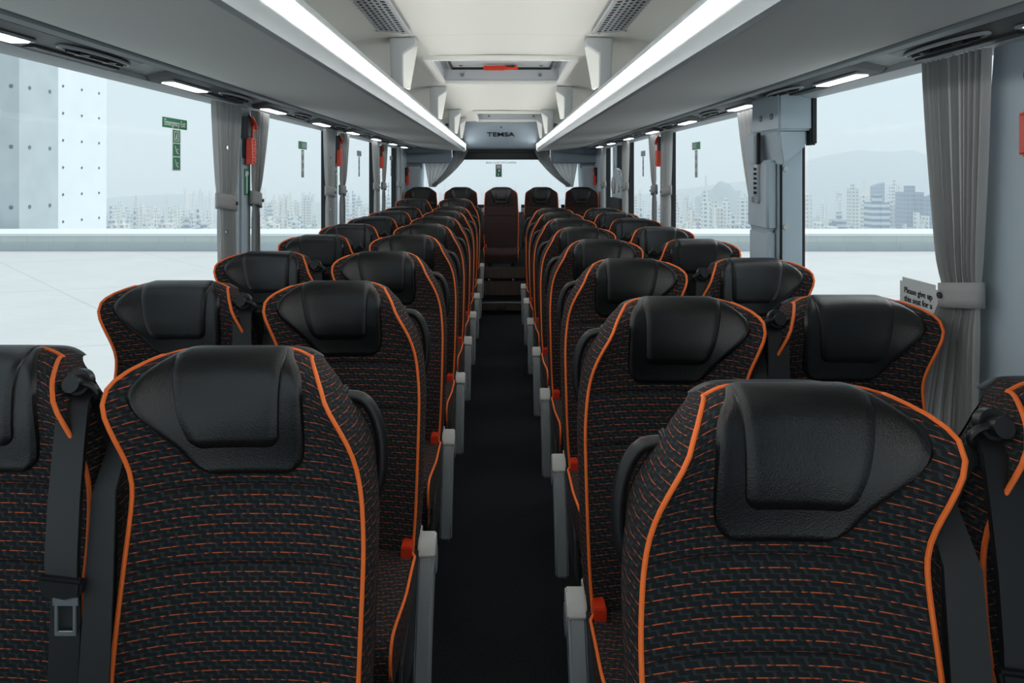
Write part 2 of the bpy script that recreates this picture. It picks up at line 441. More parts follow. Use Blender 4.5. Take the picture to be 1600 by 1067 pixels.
def make_seat(name, sg, kind):
    """kind: 'aisle', 'window', 'rear'.  sg: +1 = stands right of the aisle"""
    sym = kind == 'rear'
    root = empty(name)
    Fp, L1 = seat_front(sg, sym)
    Ltop = L1 + R_TOP*1.95
    U = [math.sin(PI/2*t/12)*.35 + (t/12)*.65 for t in range(-12, 13)]
    S = [L1*i/34 for i in range(35)] + [L1+R_TOP*1.95*i/6 for i in range(1, 7)]
    seams = [.965-.455, .852-.455]
    def sm(s): return -sum(.007*math.exp(-((s-q)/.004)**2) for q in seams)
    S = sorted(set([round(x, 5) for x in S] + [q+d for q in seams for d in (-.008, -.004, 0, .004, .008)]))
    mb = MB()
    rows = [[Fp(u, s, sm(s)*(1-abs(u)**6)) for u in U] for s in S]
    xs = [u*.19 for u in U]
    mb.grid(rows, uvf=lambda i, j: (sg*xs[j]+.3, S[i]))
    # side and top band down to the shell
    loop = [(-1, s) for s in S] + [(u, S[-1]) for u in U[1:-1]] + [(1, s) for s in reversed(S)]
    TH = .085
    rowsb = []; arc = [0]
    F0 = [Fp(u, s) for u, s in loop]
    for a, b in zip(F0, F0[1:]): arc.append(arc[-1]+(b-a).length)
    def back_of(u, s):
        zz = min(.455+s, ZT)
        p = Fp(u, s); th = TH*(1 - .35*sstep(1.0, 1.19, zz))
        base = Fp(0, s).y
        return Vector((p.x - sg*(u*.022 if (sym or u > 0) else -u*.008), base + th, p.z - .012*sstep(1.1, 1.19, zz)))
    for k, (t, bul) in enumerate(((0, 0), (.12, .004), (.4, .009), (.75, .006), (1, 0))):
        r = []
        for (u, s), p in zip(loop, F0):
            q = back_of(u, s); c = p.lerp(q, t)
            c.x += sg*(1 if u > 0 else -1)*bul*(1 if abs(u) == 1 else 0)
            r.append(c)
        rowsb.append(r)
    tt = [0, .02, .045, .075, .1]
    mb.grid(rowsb, uvf=lambda i, j: (tt[i]+.9, arc[j]))
    mb.build('backrest', M['fabric'], root)
    # shell
    sh = MB()
    rows = [[back_of(u, s)+Vector((0, .004+.012*(1-abs(u)**3), 0)) for u in U] for s in S]
    sh.grid(rows); sh.build('back_shell', M['plastic'], root)
    # piping around the front panel, over the top
    ploop = [(-1, s) for s in S if s > .02] + [(u, S[-1]) for u in U[1:-1]] + [(1, s) for s in reversed(S) if s > .02]
    pp = []
    for u, s in ploop:
        p = Fp(u, s, .0015); p.x += sg*.002*(1 if u >= .99 else (-1 if u <= -.99 else 0)); pp.append(p)
    tb = MB(); tb.tube(pp, .0037, 8); tb.build('piping', M['piping'], root)
    # leather headrest: outer collar and centre panel, outlines given as x from the seat's middle
    def mid(z):
        a_, b_ = (spline(SYM, z),)*2 if sym else (spline(IN, z), spline(OUT, z)); return (b_-a_)/2, (b_+a_)/2
    def Px(x, s, off):
        c_, h_ = mid(min(.455+s, ZT)); return Fp((x-c_)/h_, s, off)
    zb = .992 if sym else .985
    if sym:
        def ext(z): w = spline([(zb, .072), (1.03, .092), (1.09, .110), (1.15, .124), (1.18, .118)], z); return -w, w
        def cen(z): w = spline([(1.03, .058), (1.2, .082)], z); return -w, w
    else:
        def ext(z):
            return (spline([(zb, -.083), (1.03, -.091), (1.10, -.091), (1.15, -.086), (1.18, -.066)], z),
                    spline([(zb, .085), (1.03, .118), (1.075, .160), (1.11, .187), (1.138, .196), (1.158, .186), (1.172, .168), (1.18, .156)], z))
        def cen(z): return spline([(1.03, -.050), (1.2, -.056)], z), spline([(1.03, .098), (1.09, .124), (1.2, .150)], z)
    def rounded(a, b, t, r):     # pulls both sides in over the lowest stretch
        if t >= r: return a, b
        k = r*(1-math.sqrt(max(0, 1-(1-t/r)**2))); return a+k, b-k
    La = zb-.455; pad = MB(); rows = []; NN = 40
    SV = [La+(L1-La)*(i/26)**1.5 for i in range(27)] + [L1+R_TOP*1.9*i/6 for i in range(1, 7)]
    for i, s in enumerate(SV):
        z = min(.455+s, ZT); a, b = ext(z); a, b = rounded(a, b, s-La, .030); r = []
        ez = min(1, (s-La)/.010)**.5
        for j in range(NN+1):
            t = .5-.5*math.cos(PI*j/NN); t = .5*t+.5*j/NN; x = a+(b-a)*t
            e = min(x-a, b-x); h = .0015+.0075*min(1, e/.010)**.5*ez
            if i == 0 or j in (0, NN): h = -.006
            r.append(Px(x, s, h))
        rows.append(r)
    pad.grid(rows); pad.build('headrest_pad', M['leather'], root)
    Lc = 1.031-.455; cenp = MB(); rows = []
    SC2 = [Lc+(L1-Lc)*(i/26)**1.5 for i in range(27)] + [L1+R_TOP*1.9*i/6 for i in range(1, 7)]
    for i, s in enumerate(SC2):
        z = min(.455+s, ZT); a, b = cen(z); a, b = rounded(a, b, s-Lc, .022); r = []
        ez = min(1, (s-Lc)/.016)**.5
        for j in range(31):
            x = a+(b-a)*(.5*(j/30)+.5*(.5-.5*math.cos(PI*j/30)))
            e = min(x-a, b-x); h = .0085+.0075*min(1, e/.014)**.5*ez
            if i == 0 or j in (0, 30): h = .002
            r.append(Px(x, s, h))
        rows.append(r)
    cenp.grid(rows); cenp.build('headrest_cushion', M['leather'], root)
    # seat cushion
    cu = MB(); rows = []; prof = []
    for i in range(16): prof.append((-.06-.37*i/15, .500 + .008*math.sin(PI*i/15)))
    for i in range(1, 9):
        a = PI/2*i/8; prof.append((-.43-.045*math.sin(a), .455+.045*math.cos(a)))
    for i in range(1, 5): prof.append((-.475+.01*i/4, .455-.085*i/4))
    arcp = [0]
    for a, b in zip(prof, prof[1:]): arcp.append(arcp[-1]+math.hypot(b[0]-a[0], b[1]-a[1]))
    W = .198; xsc = []
    us = [-1-.0, ] 
    side = [(-1.0, -.11), (-1.02, -.06), (-1.01, -.018), (-.985, -.004)]
    prow = side + [(u, 0) for u in [-.95+1.9*t/18 for t in range(19)]] + [(-a, b) for a, b in reversed(side)]
    for (y, z) in prof:
        wf = 1 - .06*sstep(-.3, -.47, y) if True else 1
        r = []
        for u, dz in prow:
            hz = -.010*(1-min(1, abs(u))**2)
            if z > .452: r.append(Vector((u*W*wf, y, z+dz+hz)))
            else: r.append(Vector((u*W*wf, y-(dz*-.25), min(z, z) if dz > -.03 else z)))
        rows.append(r)
    ux = [0]
    for a, b in zip(prow, prow[1:]): ux.append(ux[-1]+math.hypot((b[0]-a[0])*W, b[1]-a[1]))
    cu.grid(rows, uvf=lambda i, j: (sg*ux[j], arcp[i]+.31)); cu.build('seat_cushion', M['fabric'], root)
    for sd in (-1, 1):
        pts = []
        for (y, z) in prof[2:]:
            wf = 1 - .06*sstep(-.3, -.47, y)
            pts.append((sd*(W*wf*.99+.002)-(sd*.012 if y > -.15 else 0), y, z+(.001 if z > .452 else 0)))
        t2 = MB(); t2.tube(pts, .0038, 7); t2.build('cushion_piping', M['piping'], root)
    # base under the cushion, legs
    b = MB(); b.box(-.185, .185, -.46, -.02, .36, .455); b.build('cushion_base', M['plastic'], root, bevel=.012)
    for sd in (-1, 1):
        b = MB(); b.prism([(-.36, .02), (-.33, .02), (-.20, .36), (-.06, .36), (-.06, .02), (-.02, .02), (-.02, .40), (-.30, .40)], 'x', sd*.13-.018, sd*.13+.018)
        b.box(sd*.13-.03, sd*.13+.03, -.40, 0, .0, .022)
        b.build('leg', M['steel'], root, bevel=.003)
    ia = -sg     # aisle direction in x
    if kind == 'aisle':
        # folded armrest on the aisle side: hinge cap and curved pad
        ax = ia*.222
        pts = [(-.045, .505), (-.075, .512), (-.105, .497), (-.145, .43), (-.185, .34), (-.215, .245), (-.225, .185),
               (-.188, .175), (-.165, .235), (-.13, .32), (-.09, .39), (-.05, .43), (-.035, .47)]
        a = MB(); a.prism(pts, 'x', ax-.021, ax+.021); ar = a.build('armrest', M['arm'], root, bevel=.006, seg=3)
        a = MB(); a.prism([(-.040, .500), (-.05, .518), (-.08, .522), (-.108, .506), (-.12, .483), (-.095, .475), (-.04, .478)], 'x', ax-.023, ax+.023)
        cp = a.build('hinge_cap', M['armcap'], ar, bevel=.004); cp['label'] = 'light grey hinge cap'
        a = MB(); a.cyl((ax+ia*.018, -.075, .455), (ia, 0, 0), .036, .007, 24); a.build('hinge_cover', M['arm'], ar, bevel=.002)
        a = MB(); a.prism([(-.02, .52), (-.06, .525), (-.085, .50), (-.07, .42), (-.0, .40)], 'x', ax-ia*.026-.007, ax-ia*.026+.007)
        a.build('arm_bracket', M['armcap'], root, bevel=.003)
        a = MB(); a.prism([(-.02, .50), (-.10, .50), (-.40, .40), (-.43, .30), (-.02, .28)], 'x', ax-ia*.024-.004, ax-ia*.024+.004)
        a.build('side_cover', M['plastic'], root, bevel=.002)
        # grab handle behind the shoulder
        h = MB(); hp = []
        hx = ia*.158
        for i in range(15):
            t = i/14; a_ = -PI/2 + PI*t
            hp.append((hx + ia*(.048*math.cos(a_)), .06, .985 + .105*math.sin(a_) ))
        hp = [(ia*.13, .07, .86)] + hp + [(ia*.12, .06, 1.095)]
        h.tube(hp, [.010]+[.011]*15+[.009], 12); h.build('grab_handle', M['plastic'], root)
        h = MB(); h.box(ia*.135-.010, ia*.135+.010, .03, .07, 1.08, 1.110); h.build('handle_clip', M['plastic'], root, bevel=.004)
    if kind != 'window' or True:
        bx = ia*.176
        a = MB(); a.box(bx-.014, bx+.014, -.160, -.10, .492, .532); bk = a.build('belt_buckle', M['red'], root, bevel=.003)
        bk['label'] = 'red belt buckle'
        a = MB(); a.box(bx-.016, bx+.016, -.15, -.08, .44, .494); a.build('buckle_stalk', M['plastic'], root, bevel=.004)
    # seat belt
    if kind == 'rear':
        w = MB(); w.ribbon([(ia*.21, .04, .98), (ia*.212, -.03, .94), (ia*.212, -.10, .84), (ia*.21, -.13, .70), (ia*.21, -.10, .48)], (1, 0, 0), .042, .003)
        w.build('belt_webbing', M['belt'], root)
        w = MB(); w.box(ia*.21-.016, ia*.21+.016, -.075, -.066, .90, .95); q_ = w.build('belt_tongue', M['chrome'], root, bevel=.003); q_['label'] = 'chrome belt tongue'
    if kind == 'window':
        gx = ia*.146 if kind == 'window' else ia*.215
        g = MB(); g.cyl((gx, -.005, 1.132), (0, -1, .25), .0145, .026, 18); g.cyl((gx, .005, 1.132), (0, -1, .25), .022, .016, 18)
        ring = []
        for i in range(20):
            a_ = 2*PI*i/20; ring.append((gx+ .036*math.cos(a_), -.012-.004*math.sin(a_), 1.118+.019*math.sin(a_)))
        g.tube(ring, .0055, 8, closed=True)
        g.box(gx-.010, gx+.010, .0, .03, 1.0, 1.12)
        g.build('belt_guide', M['plastic'], root, bevel=0)
        w = MB()
        w.ribbon([(gx+ia*.004, -.006, 1.115), (gx+ia*.006, -.030, 1.098), (gx+ia*.018, -.060, 1.04), (gx+ia*.030, -.090, .97), (gx+ia*.042, -.116, .89), (gx+ia*.048, -.122, .862)],
                 (1, 0, 0), [.046, .050, .050, .050, .050, .046], .009)
        w.build('belt_sleeve', M['plastic'], root)
        w = MB(); w.ribbon([(gx+ia*.048, -.116, .868), (gx+ia*.050, -.120, .80), (gx+ia*.05, -.13, .66), (gx+ia*.05, -.12, .50), (gx+ia*.05, -.06, .42)], (1, 0, 0), .047, .003)
        w.build('belt_webbing', M['belt'], root)
        w = MB(); w.ribbon([(gx+ia*.03, .01, 1.10), (gx+ia*.05, -.01, .9), (gx+ia*.055, -.03, .6), (gx+ia*.055, -.03, .42)], (1, -.3, 0), .046, .003)
        w.build('belt_webbing', M['belt'], root)
        s_ = MB(); s_.prism([(gx+ia*.048-.035, .876), (gx+ia*.048+.035, .868), (gx+ia*.048+.032, .844), (gx+ia*.048+.010, .838), (gx+ia*.048-.028, .846)], 'y', -.135, -.118)
        s_.build('belt_stop', M['plastic'], root, bevel=.004)
        tg = MB(); zc = .842
        q = gx+ia*.056
        for (x0, x1, z0, z1) in ((q-.017, q-.011, zc-.052, zc-.006), (q+.011, q+.017, zc-.052, zc-.006), (q-.017, q+.017, zc-.058, zc-.050), (q-.020, q+.020, zc-.012, zc+.002)):
            tg.box(x0, x1, -.131, -.127, z0, z1)
        to = tg.build('belt_tongue', M['chrome'], root, bevel=.001); to['label'] = 'chrome belt tongue'
    if kind == 'aisle':
        ox = -ia
        w = MB(); w.ribbon([(ox*.226, .05, 1.10), (ox*.225, .0, 1.06), (ox*.216, -.075, .98), (ox*.200, -.115, .86), (ox*.188, -.15, .72), (ox*.180, -.15, .58), (ox*.178, -.10, .47)],
                           [(1, -.5, 0), (1, -.4, 0), (1, -.3, 0), (1, -.15, 0), (1, 0, 0), (1, 0, 0), (1, 0, 0)], [.03, .036, .044, .047, .047, .047, .047], .003)
        w.build('belt_webbing', M['belt'], root)
    register(root)
    return root

LEFTD = [1.17+.745*i for i in range(9)]
RIGHTD = [.957, 1.665, 2.43, 3.16, 3.90, 4.68, 5.42, 6.12]
ORD = ['first', 'second', 'third', 'fourth', 'fifth', 'sixth', 'seventh', 'eighth', 'ninth']
protos = {}
def place(sg, kind, n, x, d, z, label, group, rot=(0, 0, 0)):
    key = (sg, kind)
    if key not in protos:
        protos[key] = make_seat('coach_seat', sg, kind); o = protos[key]; o.location = (x, d, z); o.rotation_euler = rot
    else: o = dup(protos[key], (x, d, z), rot)
    tag(o, label, 'seat', group)
    return o
for n, d in enumerate(LEFTD):
    z = .0 if n < 8 else .05
    place(-1, 'aisle', n, -.42, d, z, f'black seat with orange piping along the aisle, left side, {ORD[n]} row from the camera', 'aisle-side coach seats left of the aisle')
    place(-1, 'window', n, -.868, d+.005, z, f'black seat with orange piping against the left windows, {ORD[n]} row from the camera', 'window-side coach seats left of the aisle')
for n, d in enumerate(RIGHTD):
    sh = {0: -.040, 1: -.025}.get(n, 0)
    place(1, 'aisle', n, .42+sh, d, 0, f'black seat with orange piping along the aisle, right side, {ORD[n]} row from the camera', 'aisle-side coach seats right of the aisle')
    place(1, 'window', n, .868+(-.045 if n == 1 else sh*.6), d+.02, 0, f'black seat with orange piping against the right windows, {ORD[n]} row from the camera', 'window-side coach seats right of the aisle')
BN = ['at the left end of the rear bench row', 'second from the left in the rear row', 'facing the aisle in the middle of the rear row', 'second from the right in the rear row', 'at the right end of the rear bench row']
for k in range(5):
    place(-1 if k < 2 else 1, 'rear', 0, (k-2)*.463, 7.9, .155, f'black high-backed seat {BN[k]}', 'raised seats of the rear row')

# ------------------------------------------------------------------ bus shell
def struct(o): o['kind'] = 'structure'; return o
Y0, Y1 = -1.15, 8.62
XW = 1.17
# floor
struct(boxobj('floor', (-XW-.06, XW+.06, Y0, 8.7, -.06, 0), M['carpet'], bevel=0))
# rear steps: wood fronted plinth
st = MB(); st.box(-.30, .30, 7.25, 7.42, 0.0, .128); o = st.build('trim_1', M['carpet'], bevel=.004); struct(o)
st = MB(); st.box(-.30, .30, 7.235, 7.25, .045, .115); struct(st.build('trim_2', M['wood'], bevel=.003))
st = MB(); st.box(-.30, .30, 7.235, 7.27, .118, .132); struct(st.build('trim_3', M['arm'], bevel=.003))
st = MB(); st.box(-.30, .30, 7.39, 7.41, .18, .33); struct(st.build('trim_4', M['wood'], bevel=.002))
st = MB(); st.box(-.30, .30, 7.385, 7.41, .365, .485); struct(st.build('trim_5', M['wood'], bevel=.002))
st = MB(); st.box(-.30, .30, 7.40, 7.42, .10, .48); struct(st.build('trim_6', M['hole'], bevel=0))
st = MB(); st.box(-XW, XW, 7.42, 8.6, .0, .150); struct(st.build('trim_7', M['carpet'], bevel=0))
for sd in (-1, 1):
    st = MB(); st.cyl((sd*.13, 7.399, .348), (0, -1, 0), .008, .005, 14)
    tag(st.build('step_light', M['white']), f'tiny white dot {"left" if sd < 0 else "right"} of centre in the dark slot under the middle rear seat', 'lamp', 'step lamps')
st = MB(); st.box(-.045, .045, 7.226, 7.236, .055, .085); tag(st.build('step_latch', M['steel'], bevel=.003), 'small dark grey latch low on the first step at the aisle end', 'latch')

# ceiling (continuous curved liner)
prof = [(-1.20, 1.80), (-1.10, 1.86), (-.98, 1.93), (-.85, 1.995), (-.72, 2.04), (-.60, 2.072), (-.5, 2.085), (-.3, 2.094), (0, 2.10)]
prof = prof + [(-x, z) for x, z in reversed(prof[:-1])]
def ceil_z(x):
    x = -abs(x)
    for (a, p), (b, q) in zip(prof, prof[1:]):
        if a <= x <= b: return p+(q-p)*(x-a)/(b-a)
    return 2.1
# cut the liner into strips so that the two roof hatches are real openings
H1 = (-.37, .37, 3.50, 4.42); H2 = (-.25, .47, 6.52, 7.50)
def panel(y0, y1, holes=()):
    m = MB()
    segs = sorted(set([p[0] for p in prof] + [h[0] for h in holes] + [h[1] for h in holes]))
    ys = sorted(set([y0, y1]+[h[2] for h in holes]+[h[3] for h in holes]))
    for a, b in zip(segs, segs[1:]):
        for c, d in zip(ys, ys[1:]):
            if any(h[0]-1e-6 <= a and b <= h[1]+1e-6 and h[2]-1e-6 <= c and d <= h[3]+1e-6 for h in holes): continue
            k = len(m.v); za, zb = ceil_z(a), ceil_z(b)
            m.v += [(a, c, za), (b, c, zb), (b, d, zb), (a, d, za)]; m.f.append((k, k+3, k+2, k+1)); m.mi.append(0)
    me = m.mesh('ceiling'); bm = bmesh.new(); bm.from_mesh(me); bmesh.ops.remove_doubles(bm, verts=bm.verts, dist=1e-5)
    bmesh.ops.recalc_face_normals(bm, faces=bm.faces); bm.to_mesh(me); bm.free()
    return me
seamY = [Y0, 1.32, 2.975, 4.64, 6.30, 7.80]
for i in range(5):
    holes = [h for h in (H1, H2) if h[2] >= seamY[i] and h[3] <= seamY[i+1]]
    o = link('ceiling', panel(seamY[i]+.0015, seamY[i+1]-.0015, holes), M['ceil']); struct(o)
# outer roof skin keeps daylight out of the seams
m = MB(); m.prism([(-1.24, 1.805), (-1.235, 1.95), (-1.0, 2.17), (-.5, 2.24), (.5, 2.24), (1.0, 2.17), (1.235, 1.95), (1.24, 1.805), (1.21, 1.805), (1.205, 1.93), (.98, 2.14), (.5, 2.21), (-.5, 2.21), (-.98, 2.14), (-1.205, 1.93), (-1.21, 1.805)], 'y', Y0, 8.75)
struct(m.build('roof', M['wall'], smooth=False))

def hatch(h, z, name, label, hammer):
    r = empty(name, ((h[0]+h[1])/2, (h[2]+h[3])/2, z))
    a, b = (h[1]-h[0])/2, (h[3]-h[2])/2
    m = MB()
    fw = .03
    for (x0, x1, y0, y1) in ((-a-fw, a+fw, -b-fw, -b+.012), (-a-fw, a+fw, b-.012, b+fw), (-a-fw, -a+.012, -b, b), (a-.012, a+fw, -b, b)):
        m.box(x0, x1, y0, y1, -.022, .004)
    f = m.build('hatch_frame', M['inlay'], r, bevel=.005)
    m = MB(); H = .085
    m.box(-a-.01, a+.01, -b-.012, -b, 0, H); m.box(-a-.01, a+.01, b, b+.012, 0, H); m.box(-a-.012, -a, -b, b, 0, H); m.box(a, a+.012, -b, b, 0, H)
    m.build('hatch_well', M['bracket'], r, smooth=False)
    m = MB(); m.box(-a, a, -b, b, H-.006, H+.01); m.build('hatch_lid', M['rail'], r)
    m = MB(); k = .05
    for (x0, x1, y0, y1) in ((-a+k, a-k, -b+k, -b+k+.012), (-a+k, a-k, b-k-.012, b-k), (-a+k, -a+k+.012, -b+k, b-k), (a-k-.012, a-k, -b+k, b-k)):
        m.box(x0, x1, y0, y1, H-.02, H-.004)
    m.build('lid_seal', M['gasket'], r)
    for sx in (-1, 1):
        for yy, zz, ax in ((b-.002, H*.45, (0, -1, 0)), (b-.14, H-.006, (0, 0, -1))):
            m = MB(); m.cyl((sx*a*.68, yy, zz), ax, .012, .006, 16); m.build('fixing_cap', M['arm'], r)
    tag(r, label, 'roof hatch')
hatch(H1, 2.092, 'roof_hatch', 'white framed roof hatch with a red hammer clipped inside it, mid ceiling', True)
hatch(H2, 2.088, 'roof_hatch', 'narrower looking white framed roof hatch just in front of the rear header panel', False)

# ceiling vents
for sd in (-1, 1):
    r = empty('ceiling_vent', (sd*.458, 2.33, 2.082))
    tilt = -sd*.055
    m = MB()
    m.box(-.083, .083, -.50, -.475, -.005, .004); m.box(-.083, .083, .475, .50, -.005, .004); m.box(-.083, -.066, -.5, .5, -.005, .004); m.box(.066, .083, -.5, .5, -.005, .004)
    m.build('vent_frame', M['bracket'], r, bevel=.002)
    m = MB()
    for i in range(1, 6): m.box(-.066+i*.022-.0045, -.066+i*.022+.0045, -.475, .475, -.0035, -.002)
    for i in range(1, 24): m.box(-.066, .066, -.475+i*.0396-.0065, -.475+i*.0396+.0065, -.0035, -.002)
    m.build('vent_grille', M['bracket'], r, smooth=False)
    m = MB(); m.box(-.07, .07, -.48, .48, -.0015, .001); m.build('vent_backing', M['hole'], r)
    for sx in (-1, 1):
        m = MB(); m.cyl((sx*.055, .487, -.005), (0, 0, -1), .005, .003, 12); m.build('screw', M['chrome'], r)
    r.rotation_euler = (0, -sd*.10, 0)
    r.location.z = ceil_z(.458)-.006
    tag(r, f'grey perforated air vent in the ceiling beside the {"left" if sd < 0 else "right"} light strip', 'air vent', 'ceiling air vents')

# luggage racks
def rack(sd):
    r = empty('luggage_rack', (0, 0, 0)); ya, yb = Y0+.05, 8.02
    X = lambda x: sd*x
    def sweep(pts, name, mat, y0=ya, y1=yb, par=r, ny=40):
        m = MB(); rows = []
        for i in range(ny+1):
            y = y0+(y1-y0)*i/ny; rows.append([(X(p[0]), y, p[1]) for p in pts])
        b = m.grid(rows, closed=True); n = len(pts); m.cap(b, n); m.cap(b+ny*n, n, True)
        return m.build(name, mat, par)
    # underside panel gently bowed
    low = [(.452, 1.762), (.55, 1.768), (.7, 1.778), (.85, 1.792), (.95, 1.806), (.99, 1.818)]
    top = [(x, z+.018) for x, z in reversed(low)]
    sweep(low+top, 'rack_underside', M['rack'])
    sweep([(.985, 1.806), (1.0, 1.800), (1.014, 1.808), (1.014, 1.85), (.985, 1.85)], 'rack_edge_trim', M['racklip'])
    sweep([(.430, 1.757), (.446, 1.755), (.456, 1.764), (.456, 1.808), (.428, 1.808), (.422, 1.792)], 'rack_lip', M['racklip'])
    led = sweep([(.4245, 1.806), (.419, 1.816), (.417, 1.830), (.422, 1.842), (.436, 1.842), (.436, 1.806)], 'light_strip', M['led'], y0=ya+.02, y1=yb-.03)
    led['label'] = 'bright white light strip along the rack lip'
    sweep([(.438, 1.806), (.456, 1.800), (.456, 1.866), (.428, 1.866), (.422, 1.855), (.422, 1.844), (.438, 1.844)], 'rack_rail', M['racklip'])
    m = MB(); m.box(X(.412), X(.458), yb-.03, yb+.012, 1.752, 1.868); m.build('end_cap', M['inlay'], r, bevel=.012, seg=3)
    # rack floor
    sweep([(.456, 1.80), (.98, 1.838), (.98, 1.846), (.456, 1.81)], 'rack_floor', M['bracket'])
    for k, y in enumerate((1.315, 2.975, 4.635, 6.30, 7.17)):
        zt = 2.083
        m = MB()
        # grey upright: front face then returns towards the rear
        yb2 = y+.035
        m.prism([(X(.486), zt), (X(.375), zt+.004), (X(.372), zt-.028), (X(.428), zt-.068), (X(.428), 1.868), (X(.478), 1.868)], 'y', y, yb2)
        b = m.build('rack_bracket', M['bracket'], r, bevel=.004)
        m = MB()
        P = [(.4285, y+.004, 1.872), (.4285, y+.004, zt-.070), (.376, y+.010, zt-.032), (.372, y+.034, zt-.028), (.398, y+.13, zt-.03), (.412, y+.11, 1.872)]
        # inlay wedge: aisle-facing cream panel running back from the upright
        b0 = [(.432, y+.010, 1.868), (.432, y+.010, zt-.074), (.378, y+.014, zt-.034)]
        k0 = len(m.v)
        pts = [(X(.436), y+.012, 1.87), (X(.436), y+.012, zt-.075), (X(.379), y+.012, zt-.036), (X(.374), y+.10, zt-.02), (X(.408), y+.10, 1.87),
               (X(.47), y+.012, 1.87), (X(.47), y+.012, zt-.01), (X(.47), y+.10, zt-.01), (X(.47), y+.10, 1.87)]
        m.v += pts
        for f in ((0, 1, 3, 4), (1, 2, 3), (4, 3, 7, 8), (0, 5, 6, 1), (1, 6, 2), (2, 6, 7, 3), (5, 8, 7, 6), (0, 4, 8, 5)): m.f.append(tuple(k0+i for i in f)); m.mi.append(0)
        m.build('bracket_inlay', M['inlay'], b, bevel=.002)
    tag(r, f'long grey overhead luggage rack with a glowing light strip on the {"left" if sd < 0 else "right"} side', 'luggage rack', 'overhead luggage racks')
rack(-1); rack(1)

# service channel under the racks
def channel(sd):
    X = lambda x: sd*x
    m = MB()
    pts = [(1.012, 1.822), (1.05, 1.815), (1.12, 1.800), (1.12, 1.83), (1.012, 1.85)]
    rows = [[(X(a), y, b) for a, b in pts] for y in (Y0, 8.05)]
    b = m.grid(rows, closed=True); m.cap(b, 5); m.cap(b+5, 5, True)
    struct(m.build('trim_9' if sd < 0 else 'trim_10', M['ribbed']))
    m = MB()
    pts = [(1.12, 1.796), (1.125, 1.786), (1.15, 1.778), (1.185, 1.776), (1.20, 1.80), (1.12, 1.83)]
    rows = [[(X(a), y, b) for a, b in pts] for y in (Y0, 8.2)]
    b = m.grid(rows, closed=True); m.cap(b, 6); m.cap(b+6, 6, True)
    struct(m.build('trim_11' if sd < 0 else 'trim_12', M['rail']))
channel(-1); channel(1)

def service_unit(sd):
    r = empty('service_unit')
    X = lambda x: sd*x
    # local: x measured from coach centre, y from unit centre, hangs just below the channel
    m = MB(); zl = lambda x: 1.8115 - (x-1.02)*.19
    m.prism([(-.19, -.006), (-.22, .010), (.56, .010), (.53, -.006)], 'x', X(1.018), X(1.118))
    for i, v in enumerate(m.v):
        m.v[i] = (v[0], v[1], v[2]+zl(abs(v[0])))
    m.build('unit_housing', M['unit'], r, bevel=.003)
    z = zl(1.055)-.008
    m = MB(); m.v += []; m.box(X(1.060), X(1.117), -.145, .145, zl(1.09)-.0085, zl(1.09)-.002); m.build('light_bezel', M['rail'], r, bevel=.002)
    m = MB(); m.box(X(1.066), X(1.112), -.13, .13, zl(1.09)-.012, zl(1.09)-.004)
    l = m.build('reading_light', M['readlight'], r, bevel=.003); l['label'] = 'lit white reading lamp lens'
    m = MB(); ring = []
    for i in range(28):
        a = 2*PI*i/28; ring.append((X(1.055+.024*math.sin(a)), .36+.15*math.cos(a), zl(1.055)-.008))
    m.tube(ring, .005, 6, closed=True); v = m.build('air_vent', M['rail'], r)
    m = MB(); n0 = [(X(1.055+.022*math.sin(2*PI*i/28)), .36+.146*math.cos(2*PI*i/28)) for i in range(28)]
    m.prism(n0, 'z', z-.001, z+.002); m.build('vent_recess', M['hole'], v)
    m = MB(); m.cyl((X(1.055), .30, z-.001), (0, 0, -1), .017, .008, 16); m.cyl((X(1.055), .42, z-.001), (0, 0, -1), .017, .008, 16); m.box(X(1.051), X(1.059), .24, .48, z-.010, z-.004)
    m.build('vent_nozzle', M['plastic'], v)
    m = MB(); m.box(X(1.088), X(1.117), .17, .53, zl(1.103)-.0095, zl(1.103)-.002); m.build('speaker_grille', M['grille'], r, bevel=.001)
    register(r); return r
UL = [1.42, 2.36, 3.27, 4.15, 5.03, 5.96, 6.88, 7.68]; UR = [1.27, 2.19, 3.10, 4.00, 4.92, 5.84, 6.76, 7.56]
for sd, ys in ((-1, UL), (1, UR)):
    p = service_unit(sd)
    for i, y in enumerate(ys):
        o = p if i == 0 else dup(p, (0, y, 0))
        o.location = (0, y, 0)
        tag(o, f'dark overhead unit with lit reading lamp, {"left" if sd < 0 else "right"} side, {ORD[i]} from the camera', 'reading light unit', f'overhead service units along the {"left" if sd < 0 else "right"} rack')

